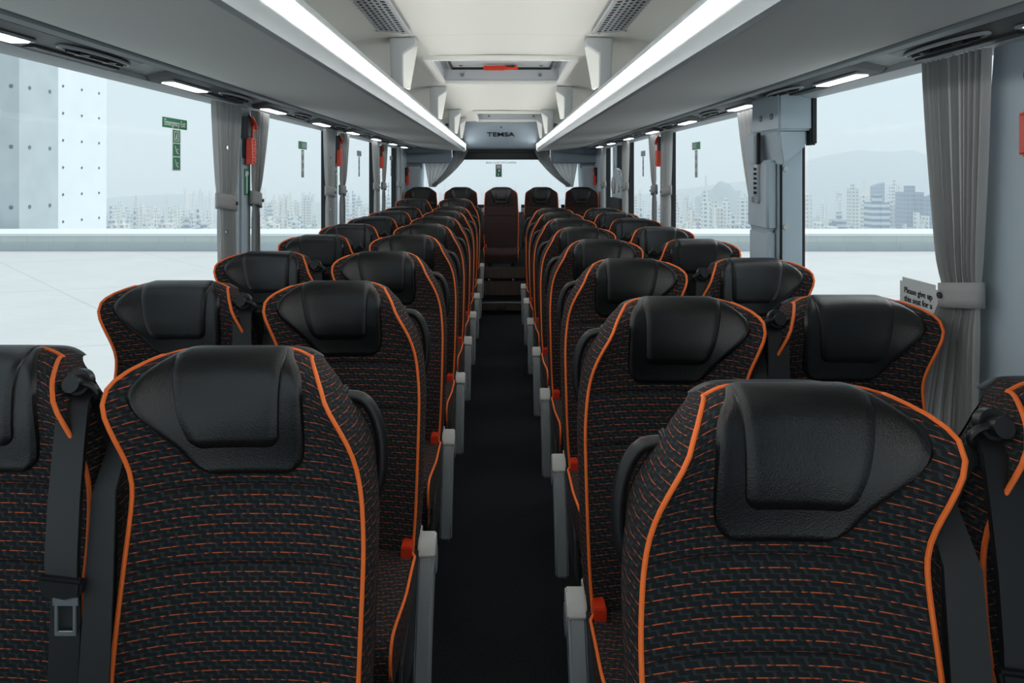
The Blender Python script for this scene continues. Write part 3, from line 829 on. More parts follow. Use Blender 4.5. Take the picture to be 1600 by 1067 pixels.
# side walls below the sill, header above, pillars
SILL = .80
for sd, nm in ((-1, 'wall_left'), (1, 'wall_right')):
    m = MB(); m.box(sd*XW, sd*(XW+.06), Y0, 8.7, -.05, SILL); m.box(sd*(XW+.0), sd*(XW+.03), Y0, 8.7, 1.785, 1.85)
    m.box(sd*(XW-.03), sd*(XW+.02), Y0, 8.6, SILL-.05, SILL)
    struct(m.build(nm, M['wall'], bevel=.004))
m = MB(); m.box(1.14, 1.23, -.55, 1.60, SILL-.02, 1.80)
for i, v in enumerate(m.v):
    if v[1] > 1.5: m.v[i] = (v[0], 1.585 + (1.80-v[2])*.11, v[2])
m.prism([(1.02, SILL), (1.20, SILL), (1.30, 1.80), (1.12, 1.80)], 'x', 1.128, 1.142)
struct(m.build('wall_right_front', M['wall'], bevel=.008, seg=3))
def pillar(sd, y, w, n, x0=1.145):
    m = MB(); m.box(sd*x0, sd*1.215, y-w/2, y+w/2, SILL-.01, 1.80); m.box(sd*(x0-.008), sd*x0, y-w*.28, y+w*.28, SILL, 1.79)
    struct(m.build(f'trim_{n}', M['wall'], bevel=.006))
    m = MB()
    for e in (-1, 1): m.box(sd*1.165, sd*1.21, y+e*(w/2+.012)-.012, y+e*(w/2+.012)+.012, SILL, 1.785)
    struct(m.build(f'trim_{n+1}', M['gasket'], bevel=.002))
PL = [1.38, 3.04, 4.70, 6.37, 8.0]
for i, y in enumerate(PL): pillar(-1, y, .17 if y < 7.5 else .9, 20+2*i)
PR = [(4.84, .17), (6.33, .17), (6.93, .12), (8.05, .95)]
for i, (y, w) in enumerate(PR): pillar(1, y, w, 40+2*i)

def pane(n, sd, y0, y1):
    m = MB(); m.box(sd*1.178, sd*1.184, y0, y1, SILL, 1.79)
    o = m.build(f'window_{n}', M['glass'], smooth=False); struct(o)
edges = [Y0, 1.38, 3.04, 4.70, 6.37, 7.6]
for i in range(5): pane(i+1, -1, edges[i], edges[i+1])
er = [(Y0, -.5), (1.56, 2.62), (2.84, 4.84), (4.84, 6.33), (6.33, 6.93), (6.93, 7.7)]
for i, (a, b) in enumerate(er): pane(i+6, 1, a, b)

# wide post with the door mechanism
r = MB()
r.box(1.075, 1.168, 2.64, 2.86, SILL-.01, 1.63)
r.prism([(1.072, 1.52), (1.165, 1.60), (1.165, 1.66), (1.052, 1.66)], 'y', 2.60, 2.86)
r.box(1.048, 1.178, 2.58, 2.86, 1.655, 1.80)
post = struct(r.build('trim_60', M['wall'], bevel=.008, seg=3))
r = MB(); r.box(1.168, 1.192, 2.575, 2.64, 1.60, 1.79); r.box(1.160, 1.180, 2.648, 2.69, SILL, 1.62)
struct(r.build('trim_61', M['gasket'], bevel=.006))
r = MB(); r.box(1.040, 1.078, 2.665, 2.87, SILL, 1.27); struct(r.build('trim_62', M['wall'], bevel=.012, seg=3))
r = MB(); r.box(1.034, 1.078, 2.66, 2.87, 1.27, 1.545); struct(r.build('trim_63', M['wall'], bevel=.010, seg=3))
r = MB(); r.box(1.078, 1.084, 2.634, 2.645, SILL, 1.545); struct(r.build('trim_64', M['hole'], bevel=.001))
h = empty('door_mechanism', (1.034, 2.76, 1.5))
m = MB(); m.box(-.020, .0, -.02, .07, .03, .15); m.build('mechanism_cover', M['wall'], h, bevel=.005)
m = MB(); m.box(-.010, .0, -.036, -.022, .03, .155); m.build('cover_gap', M['hole'], h)
m = MB(); m.box(-.012, .0, -.03, .012, -.12, .028)
s = m.build('slide_rail', M['chrome'], h, bevel=.001)
m = MB()
for i in range(6): m.box(-.015, -.012, -.018, .0, -.09+i*.019, -.080+i*.019)
m.build('rail_slots', M['hole'], s)
m = MB(); m.box(-.02, -.004, -.028, .010, -.125, -.10); m.build('slide_latch', M['chrome'], h, bevel=.002)
tag(h, 'grey box with a slotted metal slide rail on the wide post between the right windows', 'door mechanism')
for k, z in enumerate((1.51, 1.285)):
    m = MB(); m.cyl((1.098, 2.641, z), (0, -1, 0), .010, .008, 16)
    tag(m.build('screw_plug', M['armcap']), ('upper' if k == 0 else 'lower')+' round grey screw cap on the wide right window post', 'screw cap', 'screw caps')
for k, y in enumerate((2.645, 2.755)):
    m = MB(); m.cyl((1.050, y, 1.712), (-1, 0, 0), .012, .008, 16)
    tag(m.build('post_bolt', M['arm']), ('nearer' if k == 0 else 'further')+' dark bolt high on the wide right window post', 'bolt', 'bolts on the wide post')

# rear wall, header, window, blind
m = MB()
m.prism([(7.80, 2.11), (7.80, 2.085), (7.88, 2.00), (7.98, 1.90), (8.08, 1.815), (8.14, 1.80), (8.34, 1.81), (8.34, 2.12)], 'x', -.62, .62)
# widen sideways with lower wings
hd = m.build('wall_rear', M['walldark'], bevel=.006); struct(hd)
for sd in (-1, 1):
    m = MB(); m.prism([(sd*.60, 1.78), (sd*.60, 2.1), (sd*1.17, 2.0), (sd*1.17, 1.74), (sd*.80, 1.745)], 'y', 8.06, 8.34)
    struct(m.build('wall_rear_wing', M['walldark'], bevel=.006))
    m = MB(); m.box(sd*.61, sd*1.15, 8.22, 8.50, 1.62, 1.79); struct(m.build('wall_rear_box', M['walldark'], bevel=.01, seg=3))
    m = MB(); m.prism([(sd*1.02, .2), (sd*1.17, .2), (sd*1.17, 1.78), (sd*.965, 1.78), (sd*.965, 1.60)], 'y', 8.36, 8.62)
    struct(m.build('wall_rear_post', M['wall'], bevel=.012))
    m = MB(); m.box(sd*.97, sd*1.17, 8.18, 8.40, .2, 1.58); struct(m.build('wall_rear_corner', M['wall'], bevel=.02, seg=3))
m = MB(); m.box(-1.17, 1.17, 8.42, 8.62, .1, 1.02); struct(m.build('wall_rear_lower', M['walldark'], bevel=.006))
m = MB(); m.box(-1.17, 1.17, 8.34, 8.62, 1.80, 2.15); struct(m.build('wall_rear_top', M['walldark'], bevel=0))
m = MB(); m.box(-.97, .97, 8.585, 8.592, 1.0, 1.84); struct(m.build('window_20', M['glass'], smooth=False))
m = MB(); m.cyl((-.56, 8.40, 1.775), (1, 0, 0), .022, 1.12, 16); rb = m.build('blind_tube', M['blind'])
bl = empty('roller_blind', (0, 8.40, 1.775)); rb.parent = bl; rb.matrix_parent_inverse = bl.matrix_world.inverted(); rb.location = (0, -8.40, -1.775)
m = MB(); m.prism([(-.60, .02), (.60, .02), (.60, -.06), (.54, -.06), (.54, -.155), (.49, -.155), (.455, -.108), (-.455, -.108), (-.49, -.155), (-.54, -.155), (-.54, -.06), (-.60, -.06)], 'y', .015, .020); m.build('blind_cloth', M['blind'], bl, smooth=False)
tag(bl, 'dark roller blind pulled just below the header of the rear window', 'roller blind')
lg = text_obj('logo_lettering', 'TEMSA', .088, M['black'], Matrix.Translation((-.005, 7.927, 1.947)) @ Matrix.Rotation(math.radians(135), 4, 'X'), sx=1.22, ext=.003, bold=.0008)
tag(lg, 'black TEMSA lettering on the grey header above the rear window', 'lettering')
m = MB(); m.cyl((0, 7.85, 2.03), (0, -.6, -.6), .008, .006, 12); tag(m.build('header_screw', M['black']), 'small dark screw centred above the lettering on the rear header', 'screw')

# curtains --------------------------------------------------------------
def curtain(sd, yt, ym, yb, zt, zm, zb, label, pleats=9, x=1.118, amp=.016, name='curtain', tie=True, snaps=False):
    """yt, ym, yb = (y0, y1) spans at the top, at the tie and at the hem"""
    r = empty(name, (sd*x, (ym[0]+ym[1])/2, zb))
    cy = (ym[0]+ym[1])/2
    m = MB(); rows = []; NZ = 46; NP = pleats*10
    rr = random.Random(int(yt[0]*1000)+pleats)
    ph = [rr.uniform(-.5, .5) for _ in range(pleats+2)]
    for i in range(NZ+1):
        z = zt+(zb-zt)*i/NZ
        if z > zm:
            t = (zt-z)/(zt-zm); t2 = t**1.25; y0 = yt[0]+(ym[0]-yt[0])*t2; y1 = yt[1]+(ym[1]-yt[1])*t2
        else:
            t = (zm-z)/(zm-zb); t2 = math.sin(t*PI/2)*.8+t*.2; y0 = ym[0]+(yb[0]-ym[0])*t2; y1 = ym[1]+(yb[1]-ym[1])*t2
        pinch = math.exp(-((z-zm)/.05)**2)
        row = []
        for j in range(NP+1):
            u = j/NP; k = u*pleats; w = math.sin(2*PI*k + ph[int(k)]*.9 + .5*math.sin(3*z+ph[int(k)]))
            w = math.copysign(abs(w)**.65, w)
            am = amp*(.75+.5*ph[int(k)])*(1-.55*pinch)
            row.append((sd*(-.004) - sd*am*w, (y0+(y1-y0)*u) - cy + .006*math.sin(2*PI*k*2+1)*(1-u)*u*2, z-zb))
        rows.append(row)
    m.grid(rows); c = m.build('curtain_cloth', M['curtain'], r)
    if tie:
        m = MB(); pts = []
        a = (ym[1]-ym[0])/2+.012; bq = amp+.008
        for i in range(26):
            an = 2*PI*i/26; pts.append((sd*-.004+bq*math.cos(an), a*math.sin(an), zm-zb + .012*math.sin(an)*(-1)))
        hh = .030 if name != 'curtain_far' else .02
        rows = [[(p[0], p[1], p[2]+dz) for p in pts] for dz in (-hh, -hh*.3, hh*.3, hh)]
        m.grid(rows, closed=True); tb = m.build('tieback', M['curtain'], r)
        sol = tb.modifiers.new('thickness', 'SOLIDIFY'); sol.thickness = .002
        m = MB(); m.cyl((-sd*(bq+.004), a*.45*1, zm-zb-.006), (-sd, 0, 0), .008, .004, 16); m.build('snap_button', M['steel'], tb)
    if snaps:
        for zz in (zm+.22, zm-.115):
            m = MB(); m.cyl((-sd*(amp+.006), (ym[0]-cy)+.035, zz-zb), (-sd, 0, 0), .008, .005, 14); m.build('snap_button', M['chrome'], r)
    tag(r, label, 'curtain', 'grey window curtains')
curtain(1, (1.545, 1.775), (1.575, 1.70), (1.58, 1.84), 1.776, 1.20, .72, 'big grey pleated curtain tied to the blue-grey panel beside the right front window', pleats=12, amp=.020, x=1.105)
curtain(-1, (2.64, 2.93), (2.69, 2.86), (2.70, 2.87), 1.776, 1.375, .72, 'grey tied curtain on the near side of the first left window post', pleats=9, snaps=True)
curtain(-1, (3.06, 3.28), (3.07, 3.14), (3.07, 3.15), 1.776, 1.375, .72, 'grey tied curtain on the far side of the first left window post', pleats=7)
curtain(-1, (4.30, 4.58), (4.36, 4.54), (4.36, 4.54), 1.776, 1.375, .72, 'grey tied curtain on the near side of the second left window post', pleats=8, snaps=True)
curtain(-1, (4.76, 4.98), (4.76, 4.84), (4.76, 4.84), 1.776, 1.375, .72, 'grey tied curtain on the far side of the second left window post', pleats=6)
curtain(-1, (5.92, 6.24), (6.02, 6.20), (6.02, 6.20), 1.776, 1.375, .72, 'grey tied curtain on the near side of the third left window post', pleats=8)
curtain(-1, (6.44, 6.68), (6.44, 6.53), (6.44, 6.53), 1.776, 1.375, .72, 'grey tied curtain on the far side of the third left window post', pleats=6)
curtain(-1, (7.36, 7.56), (7.42, 7.55), (7.42, 7.55), 1.776, 1.375, .72, 'grey tied curtain nearest the rear corner behind the left seats', pleats=6)
curtain(1, (2.92, 3.22), (2.90, 3.03), (2.90, 3.02), 1.776, 1.32, .72, 'narrow grey curtain behind the wide post between the right windows', pleats=6)
curtain(1, (4.46, 4.74), (4.50, 4.72), (4.50, 4.72), 1.776, 1.375, .72, 'grey tied curtain on the near side of the right post with the red hammer', pleats=8, snaps=True)
curtain(1, (4.94, 5.14), (4.94, 5.01), (4.94, 5.01), 1.776, 1.375, .72, 'grey tied curtain on the far side of the right post with the red hammer', pleats=6)
curtain(1, (5.95, 6.26), (6.03, 6.24), (6.03, 6.24), 1.776, 1.375, .72, 'grey curtain just in front of the round dial panel on the right', pleats=7)
curtain(1, (7.30, 7.52), (7.34, 7.50), (7.34, 7.50), 1.776, 1.375, .72, 'grey curtain nearest the rear corner behind the right seats', pleats=6)
# swept-back rear window curtains
def rear_curtain(sd):
    r = empty('rear_curtain', (sd*.9, 8.3, 1.35))
    P = [(0, .48, 1.81, .17), (.3, .54, 1.66, .13), (.6, .64, 1.52, .085), (.85, .755, 1.405, .055), (1, .84, 1.345, .04)]
    m = MB(); rows = []
    for i in range(29):
        t = i/28; row = []
        xc = spline([(p[0], p[1]) for p in P], t); zc = spline([(p[0], p[2]) for p in P], t); w = spline([(p[0], p[3]) for p in P], t)
        e = .01; dx = spline([(p[0], p[1]) for p in P], t+e)-spline([(p[0], p[1]) for p in P], t-e); dz = spline([(p[0], p[2]) for p in P], t+e)-spline([(p[0], p[2]) for p in P], t-e)
        L = math.hypot(dx, dz) or 1; nx_, nz_ = -dz/L, dx/L
        for j in range(61):
            u = j/60*2-1; p = math.sin(u*5.5*PI+t)*.012
            row.append((sd*(xc+u*w*.5*nx_)-sd*.9, .05+p, zc+u*w*.5*nz_-1.35))
        rows.append(row)
    m.grid(rows); c = m.build('curtain_fold', M['sheer'], r)
    m = MB(); rows = []
    for i in range(15):
        t = i/14; row = []
        for j in range(41):
            u = j/40; xt = .55+u*.40; zt_ = 1.66; xb, zb_ = .80+u*.09, 1.33
            row.append((sd*(xt+(xb-xt)*t)-sd*.9, .13+.008*math.sin(u*11*PI), zt_+(zb_-zt_)*t-1.35))
        rows.append(row)
    m.grid(rows); c = m.build('curtain_sheer', M['sheer'], r)
    tag(r, f'grey curtain swept to the {"left" if sd < 0 else "right"} side of the rear window', 'curtain', 'rear window curtains')
rear_curtain(-1); rear_curtain(1)

# hammers ---------------------------------------------------------------
def hammer(y, sd, x, z, label, sc=1.0):
    r = empty('emergency_hammer', (sd*x, y, z))
    X = lambda a: -sd*a      # a measured away from the wall
    m = MB(); m.box(X(0), X(.030), -.052, -.012, .0, .098); m.box(X(0), X(.012), -.04, .03, -.085, .045)
    for i in range(5): m.box(X(.029), X(.033), -.050, -.014, .006+i*.011, .011+i*.011)
    hb = m.build('hammer_holder', M['plastic'], r, bevel=.004)
    m = MB(); m.box(X(.012), X(.038), -.030, .022, -.112, .004)
    for i in range(8): m.box(X(.030), X(.044), -.006, .024, -.104+i*.0135, -.097+i*.0135)
    m.build('hammer_grip', M['orange'], r, bevel=.003)
    m = MB(); m.tube([(X(.026), .008, 0), (X(.027), .014, .04), (X(.030), .014, .068)], [.009, .006, .008], 10)
    m.tube([(X(.030), .040, .052), (X(.030), .010, .076), (X(.030), -.022, .098)], [.011, .013, .010], 12)
    m.build('hammer_head', M['orange'], r)
    m = MB(); m.tube([(X(.030), -.020, .097), (X(.030), -.036, .108)], [.008, .003], 10); m.build('hammer_tip', M['chrome'], r)
    r.scale = (sc, sc, sc)
    tag(r, label, 'emergency hammer', 'red emergency hammers')
    return r
HZ = 1.655
hammer(3.04, -1, 1.137, HZ-.01, 'orange-red emergency hammer hanging on the first left window post')
hammer(4.70, -1, 1.137, HZ, 'orange-red emergency hammer hanging on the second left window post')
hammer(6.37, -1, 1.137, HZ, 'orange-red emergency hammer hanging on the third left window post')
hammer(8.13, -1, 1.137, 1.47, 'orange-red emergency hammer in the rear corner beside the left end seat')
hammer(4.84, 1, 1.137, HZ, 'orange-red emergency hammer hanging between the curtains on the right')
hammer(8.13, 1, 1.137, 1.47, 'orange-red emergency hammer in the rear corner beside the right end seat')
hr = empty('hatch_hammer', (0, 4.24, 2.165))
m = MB(); m.box(-.11, .03, -.016, .016, -.03, -.004)
for i in range(8): m.box(-.105+i*.016, -.097+i*.016, -.02, -.012, -.036, -.006)
m.build('hammer_grip', M['orange'], hr, bevel=.003)
m = MB(); m.tube([(.03, 0, -.018), (.075, -.004, -.020), (.10, -.012, -.012)], [.012, .008, .014], 10); m.build('hammer_head', M['orange'], hr)
m = MB(); m.box(.02, .10, .0, .03, -.024, 0); m.build('hammer_holder', M['plastic'], hr, bevel=.003)
tag(hr, 'red emergency hammer lying across the lid inside the roof hatch', 'emergency hammer', 'red emergency hammers')

# red item at the frame edge, on the front panel
rr_ = empty('red_device', (1.136, 1.437, 1.573))
m = MB(); m.box(-.028, 0, -.06, .035, -.052, .058); m.build('device_body', M['orange'], rr_, bevel=.010, seg=3)
m = MB(); m.box(-.031, -.026, -.05, .024, -.040, .044); m.build('device_face', M['red'], rr_, bevel=.004)
tag(rr_, 'red box cut by the frame edge on the blue-grey front panel', 'safety device')
rr_ = empty('wall_knob', (1.136, 1.448, 1.703))
m = MB(); m.cyl((0, 0, 0), (-1, 0, 0), .026, .010, 24); m.build('knob_rim', M['plastic'], rr_)
m = MB(); m.cyl((-.010, 0, 0), (-1, 0, 0), .014, .010, 20, .010); m.build('knob', M['chrome'], rr_)
tag(rr_, 'round chrome knob in a black rim high on the front panel', 'knob')

# stickers ---------------------------------------------------------------
def sticker(name, side, x, y, z, w, h, mat, label, cat='sticker', th=.0012, group=None, r=None):
    root = empty(name, (0, 0, 0)); m4 = frame4(side, x, y, z)
    m = MB(); m.box(-w/2, w/2, -h/2, h/2, 0, th); me = m.mesh(name+'_film'); me.transform(m4)
    link('film', me, mat, root, smooth=False)
    tag(root, label, cat, group); root['_m'] = 0; del root['_m']
    return root, m4
def shape(root, m4, polys, mat, name, z0=.0013, z1=.0018):
    m = MB()
    for p in polys: m.prism(p, 'z', z0, z1)
    me = m.mesh(name); me.transform(m4); return link(name, me, mat, root, smooth=False)
def rect(a, b, c, d): return [(a, c), (b, c), (b, d), (a, d)]
XL = -1.1765
root, m4 = sticker('exit_banner', 'L', XL, 2.465, 1.672, .185, .036, M['green'], 'green Emergency Exit banner on the first left window', 'sign')
text_obj('lettering', 'Emergency Exit', .031, M['white'], m4 @ Matrix.Translation((0, 0, .0015)), root, sx=.82)
root, m4 = sticker('exit_instruction', 'L', XL, 2.475, 1.577, .062, .150, M['white'], 'column of three green pictograms below the Emergency Exit banner', 'sign')
for k in range(3):
    yc = .049-k*.049
    shape(root, m4, [rect(-.027, .027, yc-.0225, yc+.0225)], M['green'], 'pictogram')
    if k == 0:
        shape(root, m4, [rect(-.019, .014, yc-.018, yc-.016), rect(-.019, -.015, yc-.018, yc+.018), rect(-.019, .017, yc+.015, yc+.018), rect(.014, .018, yc-.018, yc+.018),
                         rect(-.002, .004, yc+.006, yc+.011), [(-.006, yc+.004), (.005, yc+.005), (.002, yc-.004), (.008, yc-.013), (.004, yc-.014), (-.002, yc-.005), (-.009, yc-.013), (-.012, yc-.010), (-.004, yc-.002)]], M['white'], 'running_figure', .0018, .0024)
    else:
        shape(root, m4, [[(-.013, yc+.014), (-.010, yc+.016), (-.003, yc-.002), (.012, yc-.012), (.010, yc-.016), (-.006, yc-.006)], [(.0, yc+.006), (.012, yc+.002), (.011, yc-.002), (.001, yc+.002)]], M['white'], 'pictogram_marks', .0018, .0024)
def small_exit(side, y, label, green=True):
    x = XL if side == 'L' else -XL
    root, m4 = sticker('exit_sticker', side, x, y, 1.66, .17, .045, M['green'] if green else M['grey'], label, 'sign', group='exit stickers seen from behind the far windows')
    shape(root, m4, [rect(-.02, .085, -.016, .016)] if side == 'L' else [rect(-.085, .01, -.016, .016)], M['grey'], 'banner_print')
    shape(root, m4, [rect(-.026, .026, -.19, -.026)], M['grey'], 'instruction_strip', 0, .0012)
    shape(root, m4, [rect(-.016, .016, -.055-k*.05, -.035-k*.05) for k in range(3)], M['signgrey'], 'strip_print')
small_exit('L', 4.05, 'small green and grey exit sticker on the second left window')
small_exit('L', 5.66, 'small grey exit sticker on the third left window', False)
small_exit('L', 7.30, 'small grey exit sticker on the last left window', False)
small_exit('R', 4.12, 'small green and grey exit sticker on the right window behind the wide post')
small_exit('R', 5.66, 'small grey exit sticker on the right window past the red hammer', False)
def post_sticker(side, y, label):
    x = -1.1355 if side == 'L' else 1.1355
    root, m4 = sticker('hammer_sticker', side, x, y, 1.455, .058, .118, M['green'], label, 'sign', group='green stickers below the hammers')
    shape(root, m4, [rect(-.007, .007, -.052, .03), [(-.022, .030), (-.010, .052), (.0, .044), (.014, .054), (.024, .036), (.010, .026), (-.010, .022)]], M['white'], 'hammer_symbol')
post_sticker('L', 3.05, 'green and white sticker below the hammer on the first left post')
post_sticker('L', 4.71, 'green and white sticker below the hammer on the second left post')
post_sticker('L', 6.38, 'green and white sticker below the hammer on the third left post')
post_sticker('R', 4.83, 'green and white sticker below the hammer on the right post')
root, m4 = sticker('exit_sign', 'B', -.03, 8.575, 1.533, .078, .158, M['grey'], 'small green exit sign in the middle of the rear window', 'sign')
shape(root, m4, [rect(-.032, .032, -.072, -.026), rect(-.032, .032, -.022, .022)], M['green'], 'pictogram')
shape(root, m4, [rect(-.028, .028, .028, .070)], M['signgrey'], 'pictogram_back')
shape(root, m4, [rect(-.012, .004, -.062, -.04), rect(-.004, .016, -.012, .012), rect(-.014, .012, .036, .058)], M['white'], 'pictogram_marks', .0018, .0024)
t = text_obj('glass_lettering', 'BREAK GLASS WITH HAMMER', .036, M['redprint'], frame4('B', 0, 8.575, 1.632), sx=.80)
tag(t, 'small red BREAK GLASS WITH HAMMER line at the top of the rear window', 'lettering')
root = empty('priority_seat_sign', (0, 0, 0)); m4 = frame4('R', -XL, 1.925, 1.105)
m = MB(); m.box(-.088, .088, -.085, .085, 0, .002); me = m.mesh('sign_board'); 
bm = bmesh.new(); bm.from_mesh(me)
bmesh.ops.bevel(bm, geom=[e for e in bm.edges if abs(e.verts[0].co.z-e.verts[1].co.z) > .001], offset=.012, segments=4, affect='EDGES'); bm.to_mesh(me); bm.free()
me.transform(m4); link('sign_board', me, M['signgrey'], root, smooth=False)
text_obj('lettering', 'Please give up\nthis seat for a\ntraveller', .0245, M['black'], m4 @ Matrix.Translation((-.001, .024, .0025)), root, sx=.95, bold=.0003)
tag(root, 'pale grey Please give up this seat sign on the glass behind a right window seat', 'sign')
root = empty('round_sticker', (0, 0, 0)); m = MB(); m.cyl((1.1765, 1.765, 1.115), (-1, 0, 0), .058, .0012, 40); m.build('film', M['blue'], root)
m = MB(); ring = [(1.1748, 1.765+.041*math.cos(2*PI*i/32), 1.115+.041*math.sin(2*PI*i/32)) for i in range(32)]
m.tube(ring, .003, 6, closed=True); m.build('ring_print', M['white'], root)
tag(root, 'round blue sticker on the glass half hidden by the big right curtain', 'sticker')

# round dial panel by the rear right door
r = empty('dial_panel', (1.13, 6.62, 1.36))
m = MB()
pl = [(-.32, -.10), (.28, -.10), (.28, .05), (.10, .16), (-.10, .19), (-.20, .14), (-.32, .02)]
m.prism([(-a, b) for a, b in pl], 'x', -.01, .03); m.build('panel_board', M['wall'], r, bevel=.006)
m = MB(); m.cyl((-.012, .16, .02), (-1, 0, 0), .085, .012, 30); dl = m.build('dial', M['rail'], r)
m = MB(); m.cyl((-.024, .16, .02), (-1, 0, 0), .06, .006, 30); m.build('dial_face', M['signgrey'], dl)
m = MB(); m.box(-.036, -.03, .148, .172, -.025, .06); m.build('dial_lever', M['orange'], dl, bevel=.003)
m = MB(); m.cyl((-.012, -.12, -.01), (-1, 0, 0), .035, .012, 20); m.build('lock_barrel', M['armcap'], r)
tag(r, 'grey panel with a round emergency door dial near the rear right corner', 'door panel')
m = MB(); m.box(1.10, 1.16, 6.36, 6.9, SILL, 1.26); tag(m.build('side_cabinet', M['steel'], bevel=.006), 'dark low cabinet under the round dial panel', 'cabinet')
root, m4 = sticker('door_notice', 'R', -XL, 6.55, 1.60, .11, .16, M['signgrey'], 'small white notice with red print above the dial panel', 'sign')
shape(root, m4, [rect(-.045, .045, .03, .065), rect(-.045, .045, -.005, .018)], M['redprint'], 'notice_print')
shape(root, m4, [rect(-.035, .035, -.07, -.025)], M['grey'], 'notice_symbol')

# ------------------------------------------------------------------ outside
GZ = CAMZ-2.9
m = MB(); m.box(-60, 60, -25, 28.3, GZ-1, GZ); struct(m.build('ground', M['terrace'], smooth=False))
m = MB(); m.box(-60, 60, 25.95, 28.2, GZ, GZ+.55); struct(m.build('wall_parapet', M['parapet'], smooth=False))
m = MB(); m.box(-60, 60, 25.7, 25.95, GZ, GZ+.27); struct(m.build('kerb', M['kerb'], smooth=False))
m = MB(); m.box(-60, 60, 25.9, 28.25, GZ+.55, GZ+.64); struct(m.build('trim_coping', M['cap'], smooth=False))
# concrete pier (shaded end, lit flank) and a second wall behind it
m = MB(); m.box(-27, -20.8, 29.5, 32.1, GZ-4, 16); p = struct(m.build('wall_pier', M['conc'], smooth=False))
m = MB(); m.box(-30, -22.95, 35.2, 39.75, GZ-4, 22); q = struct(m.build('wall_pier_behind', M['concwhite'], smooth=False))
m = MB()
for z in [-.2+2.62*k for k in range(-1, 5)]:
    for y in (30.15, 31.5): m.cyl((-20.805, y, z+.25), (1, 0, 0), .09, .02, 14)
    for x in (-21.15, -22.6): m.cyl((x, 29.505, z+.25), (0, -1, 0), .09, .02, 14)
m.build('trim_tie_holes', M['tiehole'], p)
m = MB()
for z in [-1.0+1.42*k for k in range(9)]:
    for y in (35.8, 37.4, 39.0): m.cyl((-22.945, y, z), (1, 0, 0), .07, .02, 12)
m.build('trim_tie_holes', M['tiehole'], q)

# city ------------------------------------------------------------------
CZ = -115
m = MB(); m.box(-3500, 3500, 60, 3600, CZ-2, CZ); struct(m.build('terrain', M['cityground'], smooth=False))
def ridge(y, pts, depth, name):
    m = MB(); rows = []
    xs = [pts[0][0]+(pts[-1][0]-pts[0][0])*i/90 for i in range(91)]
    rnd = random.Random(y)
    jit = [rnd.uniform(-1, 1) for _ in xs]
    for t in (-1, -.6, -.25, 0, .25, .6, 1):
        row = []
        for i, x in enumerate(xs):
            h = interp(pts, x) - CZ
            row.append((x, y+t*depth, CZ + (h*(1-abs(t)**1.3) + (jit[i]*.02+.02*math.sin(i*1.7))*h*(1-abs(t)))))
        rows.append(row)
    m.grid(rows); struct(m.build(name, M['hill']))
ridge(1150, [(250, CZ), (300, -60), (350, -25), (372, -10), (400, -28), (450, -60), (560, -75), (700, CZ)], 160, 'hill')
ridge(1900, [(-1800, CZ), (-1200, -70), (-900, -55), (-600, -75), (-100, -90), (300, -60), (700, -20), (950, 62), (1100, 70), (1300, 20), (1700, -10), (2400, CZ)], 300, 'mountain')
blds = []
def building(px, D, ytop, wpx, mi, style, label, group=None):
    """a tower at distance D whose roof stands ytop pixels below the camera's horizon line"""
    x = (px-783)/F*D; w = wpx/F*D; top = CAMZ - ytop/F*D; h = top-CZ; dp = w*random.uniform(.7, 1.1)
    m = MB(); a, b = w/2, dp/2
    if style == 0:
        m.box(-a, a, -b, b, 0, h); m.box(-a*.4, a*.4, -b*.4, b*.4, h, h+5); m.box(-a*.08, a*.08, -b-1.2, -b, 0, h)
    elif style == 1:
        m.box(-a, a*.3, -b, b, 0, h); m.box(a*.3, a, -b*.7, b*.7, 0, h*.9); m.box(-a*.6, -a*.1, -b*.5, b*.5, h, h+4)
    elif style == 2:
        k = len(m.v); m.prism([(-a, 0), (a, 0), (a, h), (-a, h-w*.35)], 'y', -b, b)
    elif style == 3:
        m.box(-a, a, -b, b, 0, h*.93); m.box(-a*.7, a*.7, -b*.7, b*.7, h*.93, h); m.box(-.6, .6, -.6, .6, h, h+12)
    else:
        for k in range(4):
            f = -a+2*a*k/4; m.box(f+w*.015, f+w*.235, -b-(k % 2)*2, b, 0, h-(k*7 % 4)*2.5)
    o = m.build('tower_block', BM[mi], smooth=False); o.location = (x, D, CZ)
    tag(o, label, 'building', group); blds.append(o); o['_d'] = dp
# recognisable towers seen through the right windows
building(1256, 520, 32, 17, 0, 0, 'pale tower with window grid just past the black gasket of the right front window')
building(1288, 470, 76, 26, 4, 4, 'low cluster of white flats left of the glass office in the right window')
building(1311, 500, 70, 15, 3, 0, 'low pale box building between white flats and towers, right front window')
building(1336, 620, 23, 18, 1, 1, 'tall pale stone tower at left of the skyscraper group, right front window')
building(1351, 500, 33, 12, 4, 3, 'slim white tower with a mast in the right front window')
building(1370, 470, 44, 27, 3, 0, 'wide office block with horizontal bands in the right front window')
building(1371, 640, 13, 16, 2, 2, 'tall slant-roofed tower behind the banded office block')
building(1393, 560, 48, 18, 0, 1, 'white stepped block right of the banded office building')
building(1398, 660, 17, 14, 0, 0, 'tall white tower behind the stepped block')
building(1421, 540, 28, 28, 2, 0, 'broad blue glass tower in front of the big curtain')
building(1438, 500, 60, 16, 0, 4, 'white flats at the foot of the broad blue tower')
building(1454, 520, 30, 16, 2, 2, 'blue glass tower half behind the big curtain edge')
building(1103, 520, 27, 12, 0, 3, 'slim white tower in front of the wooded hill')
building(1117, 560, 52, 22, 1, 0, 'pale wide block below the wooded hill')
building(1136, 600, 44, 14, 0, 1, 'white stepped tower at the right foot of the hill')
building(1160, 560, 38, 12, 0, 0, 'pale tower beside the narrow curtain of the wide post')
building(1150, 480, 70, 16, 4, 4, 'low white flats beside the narrow curtain of the wide post')
building(1084, 480, 58, 16, 4, 4, 'row of white flats near the tied curtains on the right')
